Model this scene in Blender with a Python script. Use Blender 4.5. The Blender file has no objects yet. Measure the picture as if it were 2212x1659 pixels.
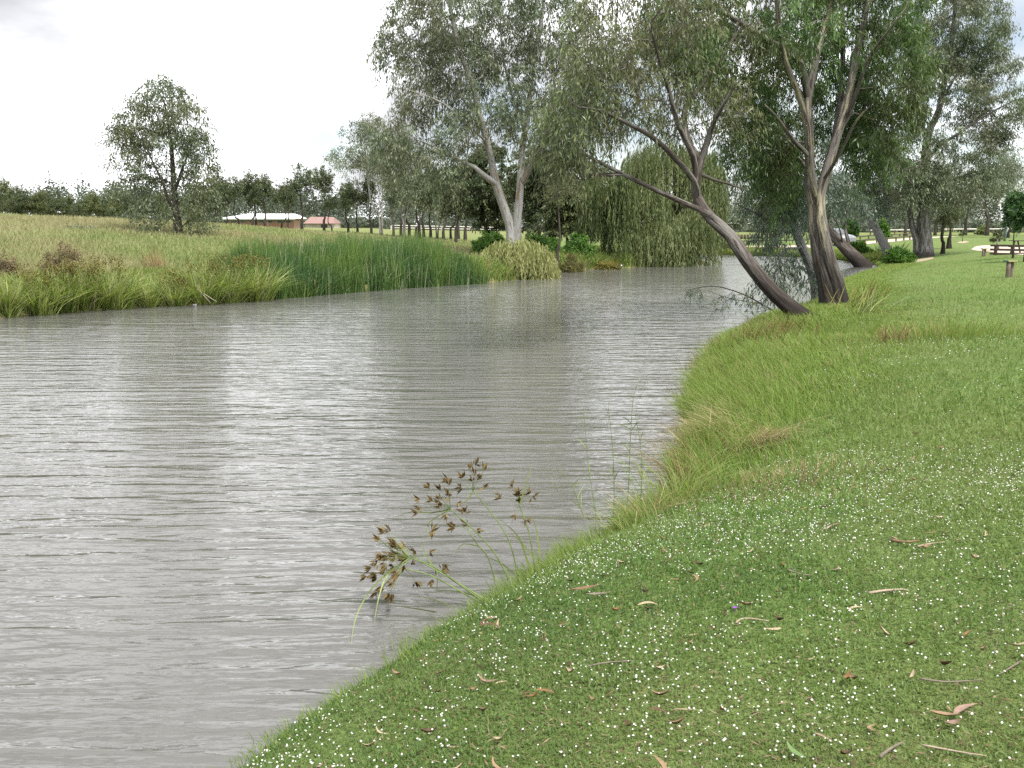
import bpy, math, random
import numpy as np
from mathutils import Vector, Matrix

random.seed(7)
RNG = np.random.default_rng(7)
scene = bpy.context.scene
COL = scene.collection
R = math.radians

# ------------------------------------------------------------------ camera
CAM = np.array([0.0, 0.0, 2.5])
PITCH = R(9.06)
FPX, CU, CV = 2125.0, 1106.0, 829.5          # focal length and centre in a 2212 x 1659 frame
cam_d = bpy.data.cameras.new('camera')
cam_o = bpy.data.objects.new('camera', cam_d)
COL.objects.link(cam_o)
cam_o.location = CAM
cam_o.rotation_euler = (R(90) - PITCH, 0, 0)
cam_d.sensor_width = 36.0
cam_d.lens = 36.0 * FPX / 2212.0
cam_d.clip_start = 0.05
cam_d.clip_end = 4000
scene.camera = cam_o


def ray(u, v):
    dx = (np.asarray(u, float) - CU) / FPX
    dy = (CV - np.asarray(v, float)) / FPX
    return np.stack([dx, dy * math.sin(PITCH) + math.cos(PITCH), dy * math.cos(PITCH) - math.sin(PITCH)], -1)


def onz(u, v, z=0.0):
    d = ray(u, v)
    return CAM + d * ((z - CAM[2]) / d[..., 2])[..., None]


def at(u, v, Y):
    d = ray(u, v)
    return CAM + d * (Y / d[..., 1])[..., None]


def pxm(Y):                                    # metres per pixel at a distance
    return Y / FPX


# ------------------------------------------------------------------ noise
def _hash(ix, iy, s):
    h = (ix.astype(np.int64) * 374761393 + iy.astype(np.int64) * 668265263 + s * 1442695041) & 0xffffffff
    h = ((h ^ (h >> 13)) * 1274126177) & 0xffffffff
    return ((h ^ (h >> 16)) & 0xffff) / 65535.0


def vn(x, y, s=0):
    x = np.asarray(x, float); y = np.asarray(y, float)
    ix = np.floor(x); iy = np.floor(y)
    fx = x - ix; fy = y - iy
    fx = fx * fx * (3 - 2 * fx); fy = fy * fy * (3 - 2 * fy)
    a = _hash(ix, iy, s); b = _hash(ix + 1, iy, s); c = _hash(ix, iy + 1, s); d = _hash(ix + 1, iy + 1, s)
    return (a * (1 - fx) + b * fx) * (1 - fy) + (c * (1 - fx) + d * fx) * fy


def fbm(x, y, s=0, o=3):
    r = 0; a = 1; t = 0
    for k in range(o):
        r = r + a * vn(x * 2 ** k, y * 2 ** k, s + k * 17); t += a; a *= .5
    return r / t


def sstep(a, b, x):
    t = np.clip((np.asarray(x, float) - a) / (b - a), 0, 1)
    return t * t * (3 - 2 * t)


def unit(v):
    return v / np.maximum(np.linalg.norm(v, axis=-1, keepdims=True), 1e-9)


# ------------------------------------------------------------------ objects
def mesh(name, V, faces, mat=None, smooth=False, fattr=None, vattr=None, mats=None, midx=None):
    V = np.ascontiguousarray(V, dtype=np.float32)
    if isinstance(faces, np.ndarray):
        faces = [faces]
    faces = [np.asarray(f, dtype=np.int32) for f in faces if len(f)]
    me = bpy.data.meshes.new(name)
    me.vertices.add(len(V)); me.vertices.foreach_set('co', V.ravel())
    idx = np.concatenate([f.ravel() for f in faces])
    tot = np.concatenate([np.full(len(f), f.shape[1], np.int32) for f in faces])
    st = np.concatenate([[0], np.cumsum(tot)[:-1]]).astype(np.int32)
    me.loops.add(len(idx)); me.loops.foreach_set('vertex_index', idx)
    me.polygons.add(len(tot)); me.polygons.foreach_set('loop_start', st)
    if smooth:
        me.polygons.foreach_set('use_smooth', np.ones(len(tot), bool))
    for m in (mats or ([mat] if mat else [])):
        me.materials.append(m)
    if midx is not None:
        me.polygons.foreach_set('material_index', np.asarray(midx, np.int32))
    me.update(calc_edges=True)
    for dom, at_ in (('FACE', fattr), ('POINT', vattr)):
        for k, a in (at_ or {}).items():
            a = np.asarray(a, np.float32)
            if a.ndim == 2:
                t = me.attributes.new(k, 'FLOAT_VECTOR', dom); t.data.foreach_set('vector', a.ravel())
            else:
                t = me.attributes.new(k, 'FLOAT', dom); t.data.foreach_set('value', a)
    return me


def link(name, me, parent=None, loc=None):
    o = bpy.data.objects.new(name, me)
    COL.objects.link(o)
    if parent is not None:
        o.parent = parent
    if loc is not None:
        o.location = loc
    return o


def tag(o, label, cat, group=None):
    o['label'] = label; o['category'] = cat
    if group:
        o['group'] = group
    return o


def thing(name, label, cat, loc=(0, 0, 0), group=None, rz=0.0):
    o = bpy.data.objects.new(name, None)
    COL.objects.link(o)
    o.location = [float(c) for c in loc]; o.rotation_euler = (0, 0, rz)
    o.empty_display_size = .2
    return tag(o, label, cat, group)


def setting(name, me):
    o = link(name, me); o['kind'] = 'structure'
    return o


def stuff(name, me, label, cat):
    o = link(name, me); o['kind'] = 'stuff'
    return tag(o, label, cat)


class MB:
    """collects boxes, tubes and lathes into one mesh"""
    def __init__(s):
        s.v = []; s.f = []; s.n = 0

    def add(s, V, F):
        V = np.asarray(V, float)
        s.v.append(V); s.f += [[i + s.n for i in f] for f in F]; s.n += len(V)

    def box(s, c, size, rz=0.0, tilt=None, bev=0.0):
        x, y, z = [q / 2 for q in size]
        b = min(bev, x * .45, y * .45, z * .45)
        pts = []
        if b <= 0:
            pts = [(i * x, j * y, k * z) for k in (-1, 1) for i, j in ((-1, -1), (1, -1), (1, 1), (-1, 1))]
            F = [(0, 3, 2, 1), (4, 5, 6, 7)] + [(i, (i + 1) % 4, (i + 1) % 4 + 4, i + 4) for i in range(4)]
        else:
            def ring(xx, yy, zz):
                return [(-xx + b, -yy, zz), (xx - b, -yy, zz), (xx, -yy + b, zz), (xx, yy - b, zz),
                        (xx - b, yy, zz), (-xx + b, yy, zz), (-xx, yy - b, zz), (-xx, -yy + b, zz)]
            pts = ring(x - b, y - b, -z) + ring(x, y, -z + b) + ring(x, y, z - b) + ring(x - b, y - b, z)
            F = [tuple(range(7, -1, -1)), tuple(range(24, 32))]
            for r_ in range(3):
                F += [(r_ * 8 + i, r_ * 8 + (i + 1) % 8, r_ * 8 + 8 + (i + 1) % 8, r_ * 8 + 8 + i) for i in range(8)]
        P = np.array(pts, float)
        if tilt is not None:
            P = P @ np.array(Matrix.Rotation(tilt[0], 3, 'X') @ Matrix.Rotation(tilt[1], 3, 'Y')).T
        ca, sa = math.cos(rz), math.sin(rz)
        P = P @ np.array([[ca, sa, 0], [-sa, ca, 0], [0, 0, 1]])
        s.add(P + np.array(c, float), F)

    def tube(s, P, rad, k=8, caps=True):
        V, F4, _ = sweep(np.asarray(P, float), np.broadcast_to(rad, (len(P),)), k)
        F = [tuple(q) for q in F4]
        if caps:
            F += [tuple(range(k - 1, -1, -1)), tuple(range((len(P) - 1) * k, len(P) * k))]
        s.add(V, F)

    def lathe(s, prof, c=(0, 0, 0), k=16):
        n = len(prof)
        V = [(r_ * math.cos(2 * math.pi * i / k) + c[0], r_ * math.sin(2 * math.pi * i / k) + c[1], z + c[2]) for r_, z in prof for i in range(k)]
        F = [(j * k + i, j * k + (i + 1) % k, (j + 1) * k + (i + 1) % k, (j + 1) * k + i) for j in range(n - 1) for i in range(k)]
        s.add(V, F)

    def prism(s, poly, axis_vec, off=(0, 0, 0)):
        P = np.array(poly, float) + np.array(off, float); n = len(P)
        Q = P + np.array(axis_vec, float)
        F = [tuple(range(n - 1, -1, -1)), tuple(range(n, 2 * n))] + [(i, (i + 1) % n, (i + 1) % n + n, i + n) for i in range(n)]
        s.add(np.vstack([P, Q]), F)

    def build(s, name, mat, parent=None, smooth=False, loc=None):
        me = bpy.data.meshes.new(name)
        me.from_pydata([tuple(p) for p in np.vstack(s.v)], [], s.f)
        me.materials.append(mat)
        if smooth:
            for p in me.polygons:
                p.use_smooth = True
        return link(name, me, parent, loc)


def catmull(P, step):
    P = np.asarray(P, float)
    if len(P) < 3:
        n = max(2, int(np.linalg.norm(P[-1] - P[0]) / step) + 1)
        t = np.linspace(0, 1, n)[:, None]
        return P[0] * (1 - t) + P[-1] * t, t[:, 0]
    Q = np.vstack([2 * P[0] - P[1], P, 2 * P[-1] - P[-2]])
    out = []; ts = []
    m = len(P) - 1
    for i in range(m):
        a, b, c, d = Q[i:i + 4]
        n = max(2, int(np.linalg.norm(c - b) / step))
        t = np.linspace(0, 1, n, endpoint=False)[:, None]
        out.append(.5 * (2 * b + (c - a) * t + (2 * a - 5 * b + 4 * c - d) * t * t + (3 * b - a - 3 * c + d) * t ** 3))
        ts.append((i + t[:, 0]) / m)
    out.append(P[-1:]); ts.append(np.array([1.0]))
    return np.vstack(out), np.concatenate(ts)


def sweep(P, rad, k, lump=0.0, seed=0):
    """tube rings along P; returns verts, quads and bark coordinates (around, around, along)"""
    n = len(P)
    T = unit(np.gradient(P, axis=0))
    N = np.zeros_like(P)
    a = np.array([1.0, 0, 0]) if abs(T[0][0]) < .8 else np.array([0, 1.0, 0])
    N[0] = unit(a - T[0] * np.dot(a, T[0]))
    for i in range(1, n):
        q = N[i - 1] - T[i] * np.dot(N[i - 1], T[i])
        l = np.linalg.norm(q)
        N[i] = q / l if l > 1e-6 else N[i - 1]
    B = np.cross(T, N)
    th = np.arange(k) * 2 * math.pi / k
    rr = np.asarray(rad, float)[:, None] * np.ones((1, k))
    L = np.concatenate([[0], np.cumsum(np.linalg.norm(np.diff(P, axis=0), axis=1))])
    if lump > 0:
        rr = rr * (1 + lump * (2 * fbm(np.cos(th)[None, :] * 1.6 + 7 + seed, np.sin(th)[None, :] * 1.6 + L[:, None] * .35, seed) - 1))
    V = P[:, None, :] + rr[..., None] * (np.cos(th)[None, :, None] * N[:, None, :] + np.sin(th)[None, :, None] * B[:, None, :])
    i = np.arange(n - 1)[:, None] * k; j = np.arange(k)[None, :]; j2 = (j + 1) % k
    F = np.stack([i + j, i + j2, i + k + j2, i + k + j], -1).reshape(-1, 4)
    bk = np.stack([rr * np.cos(th), rr * np.sin(th), L[:, None] * np.ones((1, k))], -1)
    return V.reshape(-1, 3), F, bk.reshape(-1, 3)

# ------------------------------------------------------------------ materials
class NT:
    def __init__(s, name):
        s.m = bpy.data.materials.new(name); s.m.use_nodes = True
        s.t = s.m.node_tree; s.t.nodes.clear()
        s.out = s.n('ShaderNodeOutputMaterial')

    def n(s, kind, **kw):
        x = s.t.nodes.new(kind)
        for k, v in kw.items():
            if k in x.inputs.keys():
                x.inputs[k].default_value = v
            else:
                setattr(x, k, v)
        return x

    def l(s, a, b):
        s.t.links.new(a, b)

    def noise(s, vec, scale, detail=3.0, rough=.55, sc3=None):
        if sc3 is not None:
            mp = s.n('ShaderNodeMapping'); mp.inputs['Scale'].default_value = sc3
            s.l(vec, mp.inputs['Vector']); vec = mp.outputs['Vector']
        x = s.n('ShaderNodeTexNoise', Scale=scale, Detail=detail, Roughness=rough)
        s.l(vec, x.inputs['Vector'])
        return x.outputs['Fac']

    def ramp(s, fac, stops, interp='LINEAR'):
        x = s.n('ShaderNodeValToRGB'); e = x.color_ramp.elements; x.color_ramp.interpolation = interp
        while len(e) < len(stops):
            e.new(.5)
        for q, (p, c) in zip(e, stops):
            q.position = p; q.color = (*c, 1) if not isinstance(c, (int, float)) else (c, c, c, 1)
        s.l(fac, x.inputs['Fac'])
        return x.outputs['Color']

    def mix(s, fac, a, b, mode='MIX'):
        x = s.n('ShaderNodeMix', data_type='RGBA', blend_type=mode)
        for sock, val in ((x.inputs[0], fac), (x.inputs[6], a), (x.inputs[7], b)):
            if hasattr(val, 'is_output'):
                s.l(val, sock)
            elif isinstance(val, (int, float)):
                sock.default_value = val
            else:
                sock.default_value = (*val, 1)
        return x.outputs[2]

    def math(s, op, a, b=0.0, clamp=False):
        x = s.n('ShaderNodeMath', operation=op, use_clamp=clamp)
        for sock, val in ((x.inputs[0], a), (x.inputs[1], b)):
            if hasattr(val, 'is_output'):
                s.l(val, sock)
            else:
                sock.default_value = val
        return x.outputs[0]

    def attr(s, name):
        return s.n('ShaderNodeAttribute', attribute_name=name)

    def obj(s):
        return s.n('ShaderNodeTexCoord').outputs['Object']

    def bump(s, h, dist, strength=1.0, normal=None):
        x = s.n('ShaderNodeBump', Strength=strength, Distance=dist)
        s.l(h, x.inputs['Height'])
        if normal is not None:
            s.l(normal, x.inputs['Normal'])
        return x.outputs['Normal']

    def principled(s, col, rough=.8, normal=None, spec=.3, **kw):
        x = s.n('ShaderNodeBsdfPrincipled', Roughness=rough)
        x.inputs['Specular IOR Level'].default_value = spec
        for k, v in kw.items():
            x.inputs[k].default_value = v
        if hasattr(col, 'is_output'):
            s.l(col, x.inputs['Base Color'])
        else:
            x.inputs['Base Color'].default_value = (*col, 1)
        if normal is not None:
            s.l(normal, x.inputs['Normal'])
        return x

    def done(s, shader):
        s.l(shader.outputs[0], s.out.inputs['Surface'])
        return s.m


def leaf_mat(name, stops, transl=.3, rough=.5, spec=.35, patch=None, pscale=.25):
    t = NT(name)
    c = t.ramp(t.attr('rnd').outputs['Fac'], stops)
    if patch is not None:
        n = t.noise(t.obj(), pscale, 2.0)
        c = t.mix(t.ramp(n, [(.42, 0.0), (.62, 1.0)]), c, t.mix(.65, c, patch))
    p = t.principled(c, rough, None, spec)
    tr = t.n('ShaderNodeBsdfTranslucent')
    hs = t.n('ShaderNodeHueSaturation', Saturation=1.15, Value=1.25, Hue=.49)
    t.l(c, hs.inputs['Color']); t.l(hs.outputs['Color'], tr.inputs['Color'])
    mx = t.n('ShaderNodeMixShader'); mx.inputs[0].default_value = transl
    t.l(p.outputs[0], mx.inputs[1]); t.l(tr.outputs[0], mx.inputs[2])
    return t.done(mx)


def plain(name, col, rough=.7, spec=.3, var=.15, scale=6.0, bump=0.0, sc3=None, metallic=0.0, dirt=None):
    t = NT(name)
    o = t.obj()
    n = t.noise(o, scale, 5.0, .6, sc3)
    c = t.mix(t.ramp(n, [(.3, 0.0), (.7, 1.0)]), tuple(q * (1 - var) for q in col), tuple(min(1, q * (1 + var)) for q in col))
    if dirt is not None:
        n2 = t.noise(o, scale * .37, 6.0, .7, sc3)
        c = t.mix(t.ramp(n2, [(.5, 0.0), (.68, .8)]), c, dirt)
    nm = t.bump(n, bump) if bump else None
    return t.done(t.principled(c, rough, nm, spec, Metallic=metallic))


def bark_mat(name, pale, patch, dark, stock=(0.05, .045, .04), stock_h=0.0, streak=.5, bump=.02, fine=9.0, cover=.5):
    """smooth gum bark shed in long strips; 'bk' = coordinates straightened along the limb"""
    t = NT(name)
    bk = t.attr('bk').outputs['Vector']
    n1 = t.noise(bk, 5.5, 4.0, .6, (1.0, 1.0, .09))
    n2 = t.noise(bk, 15.0, 5.0, .65, (1.0, 1.0, .09))
    n3 = t.noise(bk, fine * 3, 4.0, .7, (1.0, 1.0, .12))
    c = t.mix(t.ramp(n1, [(streak - .02, 0.0), (streak + .015, 1.0)]), pale, patch)
    c = t.mix(t.ramp(n2, [(cover, 0.0), (cover + .06, .9)]), c, dark)
    c = t.mix(t.ramp(n3, [(.35, .45), (.65, 0.0)]), c, tuple(q * .55 for q in dark))
    if stock_h > 0:
        z = t.n('ShaderNodeSeparateXYZ'); t.l(t.obj(), z.inputs[0])
        h = t.math('ADD', z.outputs['Z'], t.math('MULTIPLY', t.math('SUBTRACT', n1, .5), 2.4 * stock_h))
        f = t.ramp(t.math('DIVIDE', h, stock_h * 1.6, True), [(.35, .9), (.75, 0.0)])
        c = t.mix(f, c, t.mix(n3, tuple(q * .4 for q in stock), tuple(q * 1.8 for q in stock)))
    hgt = t.math('ADD', t.math('MULTIPLY', n2, .7), t.math('MULTIPLY', n3, .5))
    return t.done(t.principled(c, .8, t.bump(hgt, bump), .2))


# ------------------------------------------------------------------ river outline
RIGHT = [(-30, -60), (-9.5, -12), (-3.6, 0.5)]
RIGHT += [tuple(onz(u, v)[:2]) for u, v in ((500, 1690), (600, 1600), (690, 1545), (830, 1455), (905, 1395), (1000, 1345), (1060, 1312),
          (1190, 1228), (1275, 1190), (1370, 1140), (1470, 1085), (1490, 1000), (1502, 930), (1535, 850), (1565, 800),
          (1602, 738), (1645, 713), (1700, 700), (1745, 682), (1775, 660), (1800, 632), (1822, 614), (1862, 598), (1902, 585),
          (1908, 578), (1890, 570), (1803, 559.5), (1731, 555.5), (1652, 553), (1546, 549.6))]
RIGHT += [(10, 95), (5, 96)]
LEFT = [(2.5, 93), (4, 86), (11, 77)]
LEFT += [tuple(onz(u, v)[:2]) for u, v in ((1545, 571), (1480, 573), (1400, 576), (1330, 579), (1270, 582), (1205, 588), (1130, 603), (1040, 612),
         (960, 617), (880, 622), (760, 631), (640, 642), (540, 650), (440, 657), (320, 663), (200, 671), (90, 679), (0, 688))]
LEFT += [(-19, 24), (-27, 14), (-36, -8), (-60, -60)]
RIGHT = np.array(RIGHT); LEFT = np.array(LEFT)
POLY = np.vstack([RIGHT, LEFT])


def _dist(P, L):
    best = np.full(len(P), 1e9)
    for a, b in zip(L[:-1], L[1:]):
        d = b - a
        t = np.clip(((P - a) @ d) / max(d @ d, 1e-9), 0, 1)
        q = P - (a + t[:, None] * d)
        best = np.minimum(best, np.einsum('ij,ij->i', q, q))
    return np.sqrt(best)


def _inside(P):
    c = np.zeros(len(P), bool)
    x, y = P[:, 0], P[:, 1]
    for a, b in zip(POLY, np.roll(POLY, -1, axis=0)):
        if a[1] == b[1]:
            continue
        m = (a[1] > y) != (b[1] > y)
        c ^= m & (x < (b[0] - a[0]) * (y - a[1]) / (b[1] - a[1]) + a[0])
    return c


DA, DB = np.array([3.6, 20.2]), np.array([11.5, 14.2])       # the shallow drain that crosses the lawn


def fields(x, y):
    P = np.stack([np.asarray(x, float).ravel(), np.asarray(y, float).ravel()], -1)
    ins = _inside(P); dl = _dist(P, LEFT); dr = _dist(P, RIGHT)
    wr = sstep(.42, .58, dl / (dl + dr + 1e-6))
    x, y = P.T
    # right-hand lawn
    zr = np.interp(dr, [0, .15, .5, 1.1, 2.0, 3.4, 6, 20, 60, 150, 400], [0.02, .12, .3, .48, .64, .8, .97, 1.25, 1.45, 1.65, 1.9])
    far = sstep(30, 60, y)
    zr = zr - far * .28 * np.exp(-((dr - 2.5) / 3.5) ** 2)
    d = DB - DA; t = np.clip(((P - DA) @ d) / (d @ d), 0, 1.6)
    dd = np.linalg.norm(P - (DA + t[:, None] * d), axis=1)
    zr = zr - .34 * np.exp(-(dd / 1.15) ** 2) * sstep(0, 1.5, dr)
    zr = zr + .05 * (fbm(x * .5, y * .5, 3) - .5) * sstep(.3, 2, dr) + .022 * (fbm(x * 3, y * 3, 9) - .5)
    # left-hand meadow
    az = x / np.maximum(y, 2.0) * FPX + CU
    Pk = np.interp(az, [-400, 0, 480, 760, 1000, 1200, 1600], [3.6, 3.35, 3.12, 2.62, 1.95, 1.45, 1.3])
    bank = np.interp(dl, [0, .3, 1.2, 3, 6], [0.02, .2, .4, .5, .6])
    g = np.interp(dl, [0, 3, 12, 25, 40, 50, 62, 90, 150, 600], [0, .05, .36, .68, .93, 1, 1, .95, .8, .6])
    zl = bank + np.maximum(Pk - .5, 0) * g + .12 * (fbm(x * .18, y * .18, 5) - .5) * sstep(1, 6, dl)
    D = np.hypot(x, y)
    zl = zl + 6.0 * sstep(140, 330, D) * sstep(1100, 400, az)
    z = zr * wr + zl * (1 - wr)
    dm = np.minimum(dl, dr)
    z = np.where(ins, -np.minimum(dm * .7, 1.1) - .03, np.maximum(z, .03))
    return dict(ins=ins, dl=dl, dr=dr, wr=wr, z=z, s=dm)


def tz(x, y):
    return fields(x, y)['z']


def gz(x, y):
    return float(tz(np.array([x]), np.array([y]))[0])


def hit(u, v):
    """where the ray through a point of the picture meets the ground"""
    d = ray(u, v); t = np.geomspace(1.5, 600, 5000)
    p = CAM + d * t[:, None]
    b = p[:, 2] - np.maximum(tz(p[:, 0], p[:, 1]), 0)
    i = np.argmax(b < 0)
    if b[i] >= 0:
        i = len(t) - 1
    return p[i]


# ------------------------------------------------------------------ ground sheet
na, nr = 620, 420
th = np.concatenate([np.linspace(-180, -38, 60, endpoint=False), np.linspace(-38, 42, na - 120, endpoint=False), np.linspace(42, 180, 60, endpoint=False)])
th = np.radians(th); rr = np.concatenate([[0.0], np.geomspace(.6, 2500, nr)])
X = np.sin(th)[:, None] * rr[None]; Y = np.cos(th)[:, None] * rr[None]
F = fields(X, Y); n1, n2 = X.shape
V = np.stack([X.ravel(), Y.ravel(), F['z']], -1)
i = np.arange(n1)[:, None]; j = np.arange(n2 - 1)[None]
i2 = (i + 1) % n1
quad = np.stack([i * n2 + j, i * n2 + j + 1, i2 * n2 + j + 1, i2 * n2 + j], -1).reshape(-1, 4)

t = NT('ground')
o = t.obj()
meadow = t.attr('meadow').outputs['Fac']; wet = t.attr('shore').outputs['Fac']
n_big = t.noise(o, .35, 4.0); n_mid = t.noise(o, 2.2, 5.0, .65); n_fine = t.noise(o, 38.0, 4.0, .7)
lawn = t.ramp(n_mid, [(.25, (.085, .145, .034)), (.5, (.13, .20, .052)), (.75, (.18, .225, .082))])
lawn = t.mix(t.ramp(n_big, [(.45, 0.0), (.65, .6)]), lawn, (.15, .165, .062))
lawn = t.mix(t.ramp(n_fine, [(.35, .75), (.62, 0.0)]), lawn, (.045, .05, .02))
md = t.ramp(n_big, [(.3, (.15, .19, .055)), (.5, (.23, .23, .095)), (.7, (.30, .23, .135))])
md = t.mix(t.ramp(n_fine, [(.3, .5), (.6, 0.0)]), md, (.09, .085, .04))
c = t.mix(meadow, lawn, md)
c = t.mix(wet, c, (.055, .045, .032))
GROUND = t.done(t.principled(c, .95, t.bump(t.math('ADD', n_fine, n_mid), .03, .6), .1))
g_me = mesh('ground', V, quad, GROUND, True, vattr={'meadow': (1 - F['wr']), 'shore': sstep(.22, .0, F['s'])})
setting('ground', g_me)

# ------------------------------------------------------------------ water
t = NT('river_water')
o = t.obj()


def ridged(vec, scale, sc3, rot, det=2.0):
    mp = t.n('ShaderNodeMapping'); mp.inputs['Scale'].default_value = sc3; mp.inputs['Rotation'].default_value = (0, 0, R(rot))
    t.l(vec, mp.inputs['Vector'])
    x = t.n('ShaderNodeTexNoise', Scale=scale, Detail=det, Roughness=.5, Distortion=.35)
    t.l(mp.outputs['Vector'], x.inputs['Vector'])
    return x.outputs['Fac']


w1 = ridged(o, 1.0, (.55, 3.3, 1), -9, 2.0)
w2 = ridged(o, 1.0, (2.0, 7.5, 1), -11, 2.0)
w3 = ridged(o, 1.0, (6.0, 17.0, 1), 4, 2.0)
rdg = t.math('SUBTRACT', 1.0, t.math('ABSOLUTE', t.math('SUBTRACT', t.math('MULTIPLY', ridged(o, 1.0, (.4, 2.7, 1), -9, 1.0), 2.0), 1.0)))
pat = t.noise(o, .16, 3.0, .5, (.6, 1, 1))
hgt = t.math('ADD', t.math('MULTIPLY', w1, .049), t.math('MULTIPLY', w2, .023))
hgt = t.math('ADD', hgt, t.math('MULTIPLY', w3, .006))
hgt = t.math('ADD', hgt, t.math('MULTIPLY', rdg, .023))
hgt = t.math('MULTIPLY', hgt, t.ramp(pat, [(.3, .55), (.5, 1.0), (.7, 1.25)]))
nrm = t.bump(hgt, 1.0, 1.0)
body = t.mix(t.noise(o, .3, 3.0), (.088, .087, .081), (.111, .110, .102))
wp = t.principled(body, .06, nrm, .5, IOR=1.333)
WATER = t.done(wp)
gx = np.linspace(-110, 70, 3); gy = np.linspace(-70, 135, 3)
V = np.array([(x, y, 0.0) for x in gx for y in gy]); q = np.array([(a * 3 + b, a * 3 + 3 + b, a * 3 + 4 + b, a * 3 + 1 + b) for a in range(2) for b in range(2)])
setting('river_water', mesh('river_water', V, q, WATER))

# ------------------------------------------------------------------ sky and sun
SUN_EL, SUN_AZ = 58.0, 150.0            # degrees; azimuth clockwise from the view direction
world = bpy.data.worlds.new('World'); scene.world = world; world.use_nodes = True
nt = world.node_tree; nt.nodes.clear()
W = NT.__new__(NT); W.t = nt
out = nt.nodes.new('ShaderNodeOutputWorld')
bg = W.n('ShaderNodeBackground', Strength=.1)
sky = W.n('ShaderNodeTexSky'); sky.sky_type = 'NISHITA'; sky.sun_disc = False
sky.sun_elevation = R(SUN_EL); sky.sun_rotation = R(SUN_AZ)
dirv = W.n('ShaderNodeTexCoord').outputs['Generated']
cn = W.noise(dirv, 2.6, 6.0, .55, (1, 1, 2.6))
cl2 = W.noise(dirv, 5.0, 6.0, .6, (1, 1, 3.2))


def blob(u, v, rad):                    # a gap in the cloud in one direction of the sky
    d = unit(ray(u, v))
    vm = W.n('ShaderNodeVectorMath', operation='DISTANCE'); W.l(dirv, vm.inputs[0]); vm.inputs[1].default_value = [float(c) for c in d]
    x = W.n('ShaderNodeMapRange'); x.inputs['From Min'].default_value = rad; x.inputs['From Max'].default_value = rad * .25
    W.l(vm.outputs['Value'], x.inputs['Value'])
    return x.outputs['Result']


gap = blob(700, 318, .05)
for b in ((1090, 330, .10), (1350, 300, .10), (1700, 420, .12), (2090, 310, .20)):
    gap = W.math('MAXIMUM', gap, blob(*b))
thin = W.math('MULTIPLY', gap, W.ramp(cl2, [(.36, .15), (.58, 1.0)]))
open_ = W.math('MAXIMUM', thin, W.math('MULTIPLY', W.ramp(cn, [(.62, 0.0), (.74, .7)]), .6))
cloud = W.ramp(cn, [(.36, (.29, .295, .315)), (.45, (.42, .425, .44)), (.52, (.98, .99, 1.02))])
vs = W.n('ShaderNodeVectorMath', operation='SCALE'); vs.inputs['Scale'].default_value = 10.8
W.l(cloud, vs.inputs[0])
vk = W.n('ShaderNodeVectorMath', operation='SCALE'); vk.inputs['Scale'].default_value = .85
W.l(sky.outputs[0], vk.inputs[0])
open_ = W.math('MULTIPLY', open_, .9)
W.l(W.mix(open_, vs.outputs[0], vk.outputs[0]), bg.inputs['Color'])
nt.links.new(bg.outputs[0], out.inputs['Surface'])

sd = bpy.data.lights.new('sun', 'SUN'); sd.energy = 3.2; sd.angle = R(12); sd.color = (1.0, .96, .88)
so = bpy.data.objects.new('sun', sd); COL.objects.link(so)
so.rotation_euler = (R(90 - SUN_EL), 0, R(180 - SUN_AZ))
so.location = (0, 0, 60)
scene.view_settings.view_transform = 'Standard'; scene.view_settings.look = 'None'
scene.view_settings.exposure = 1.12; scene.view_settings.gamma = 1.0
scene.cycles.use_denoising = False
scene.cycles.max_bounces = 7; scene.cycles.diffuse_bounces = 3; scene.cycles.glossy_bounces = 3
scene.cycles.transmission_bounces = 4; scene.cycles.transparent_max_bounces = 4
scene.cycles.caustics_reflective = False; scene.cycles.caustics_refractive = False
scene.cycles.sample_clamp_indirect = 6.0

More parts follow.
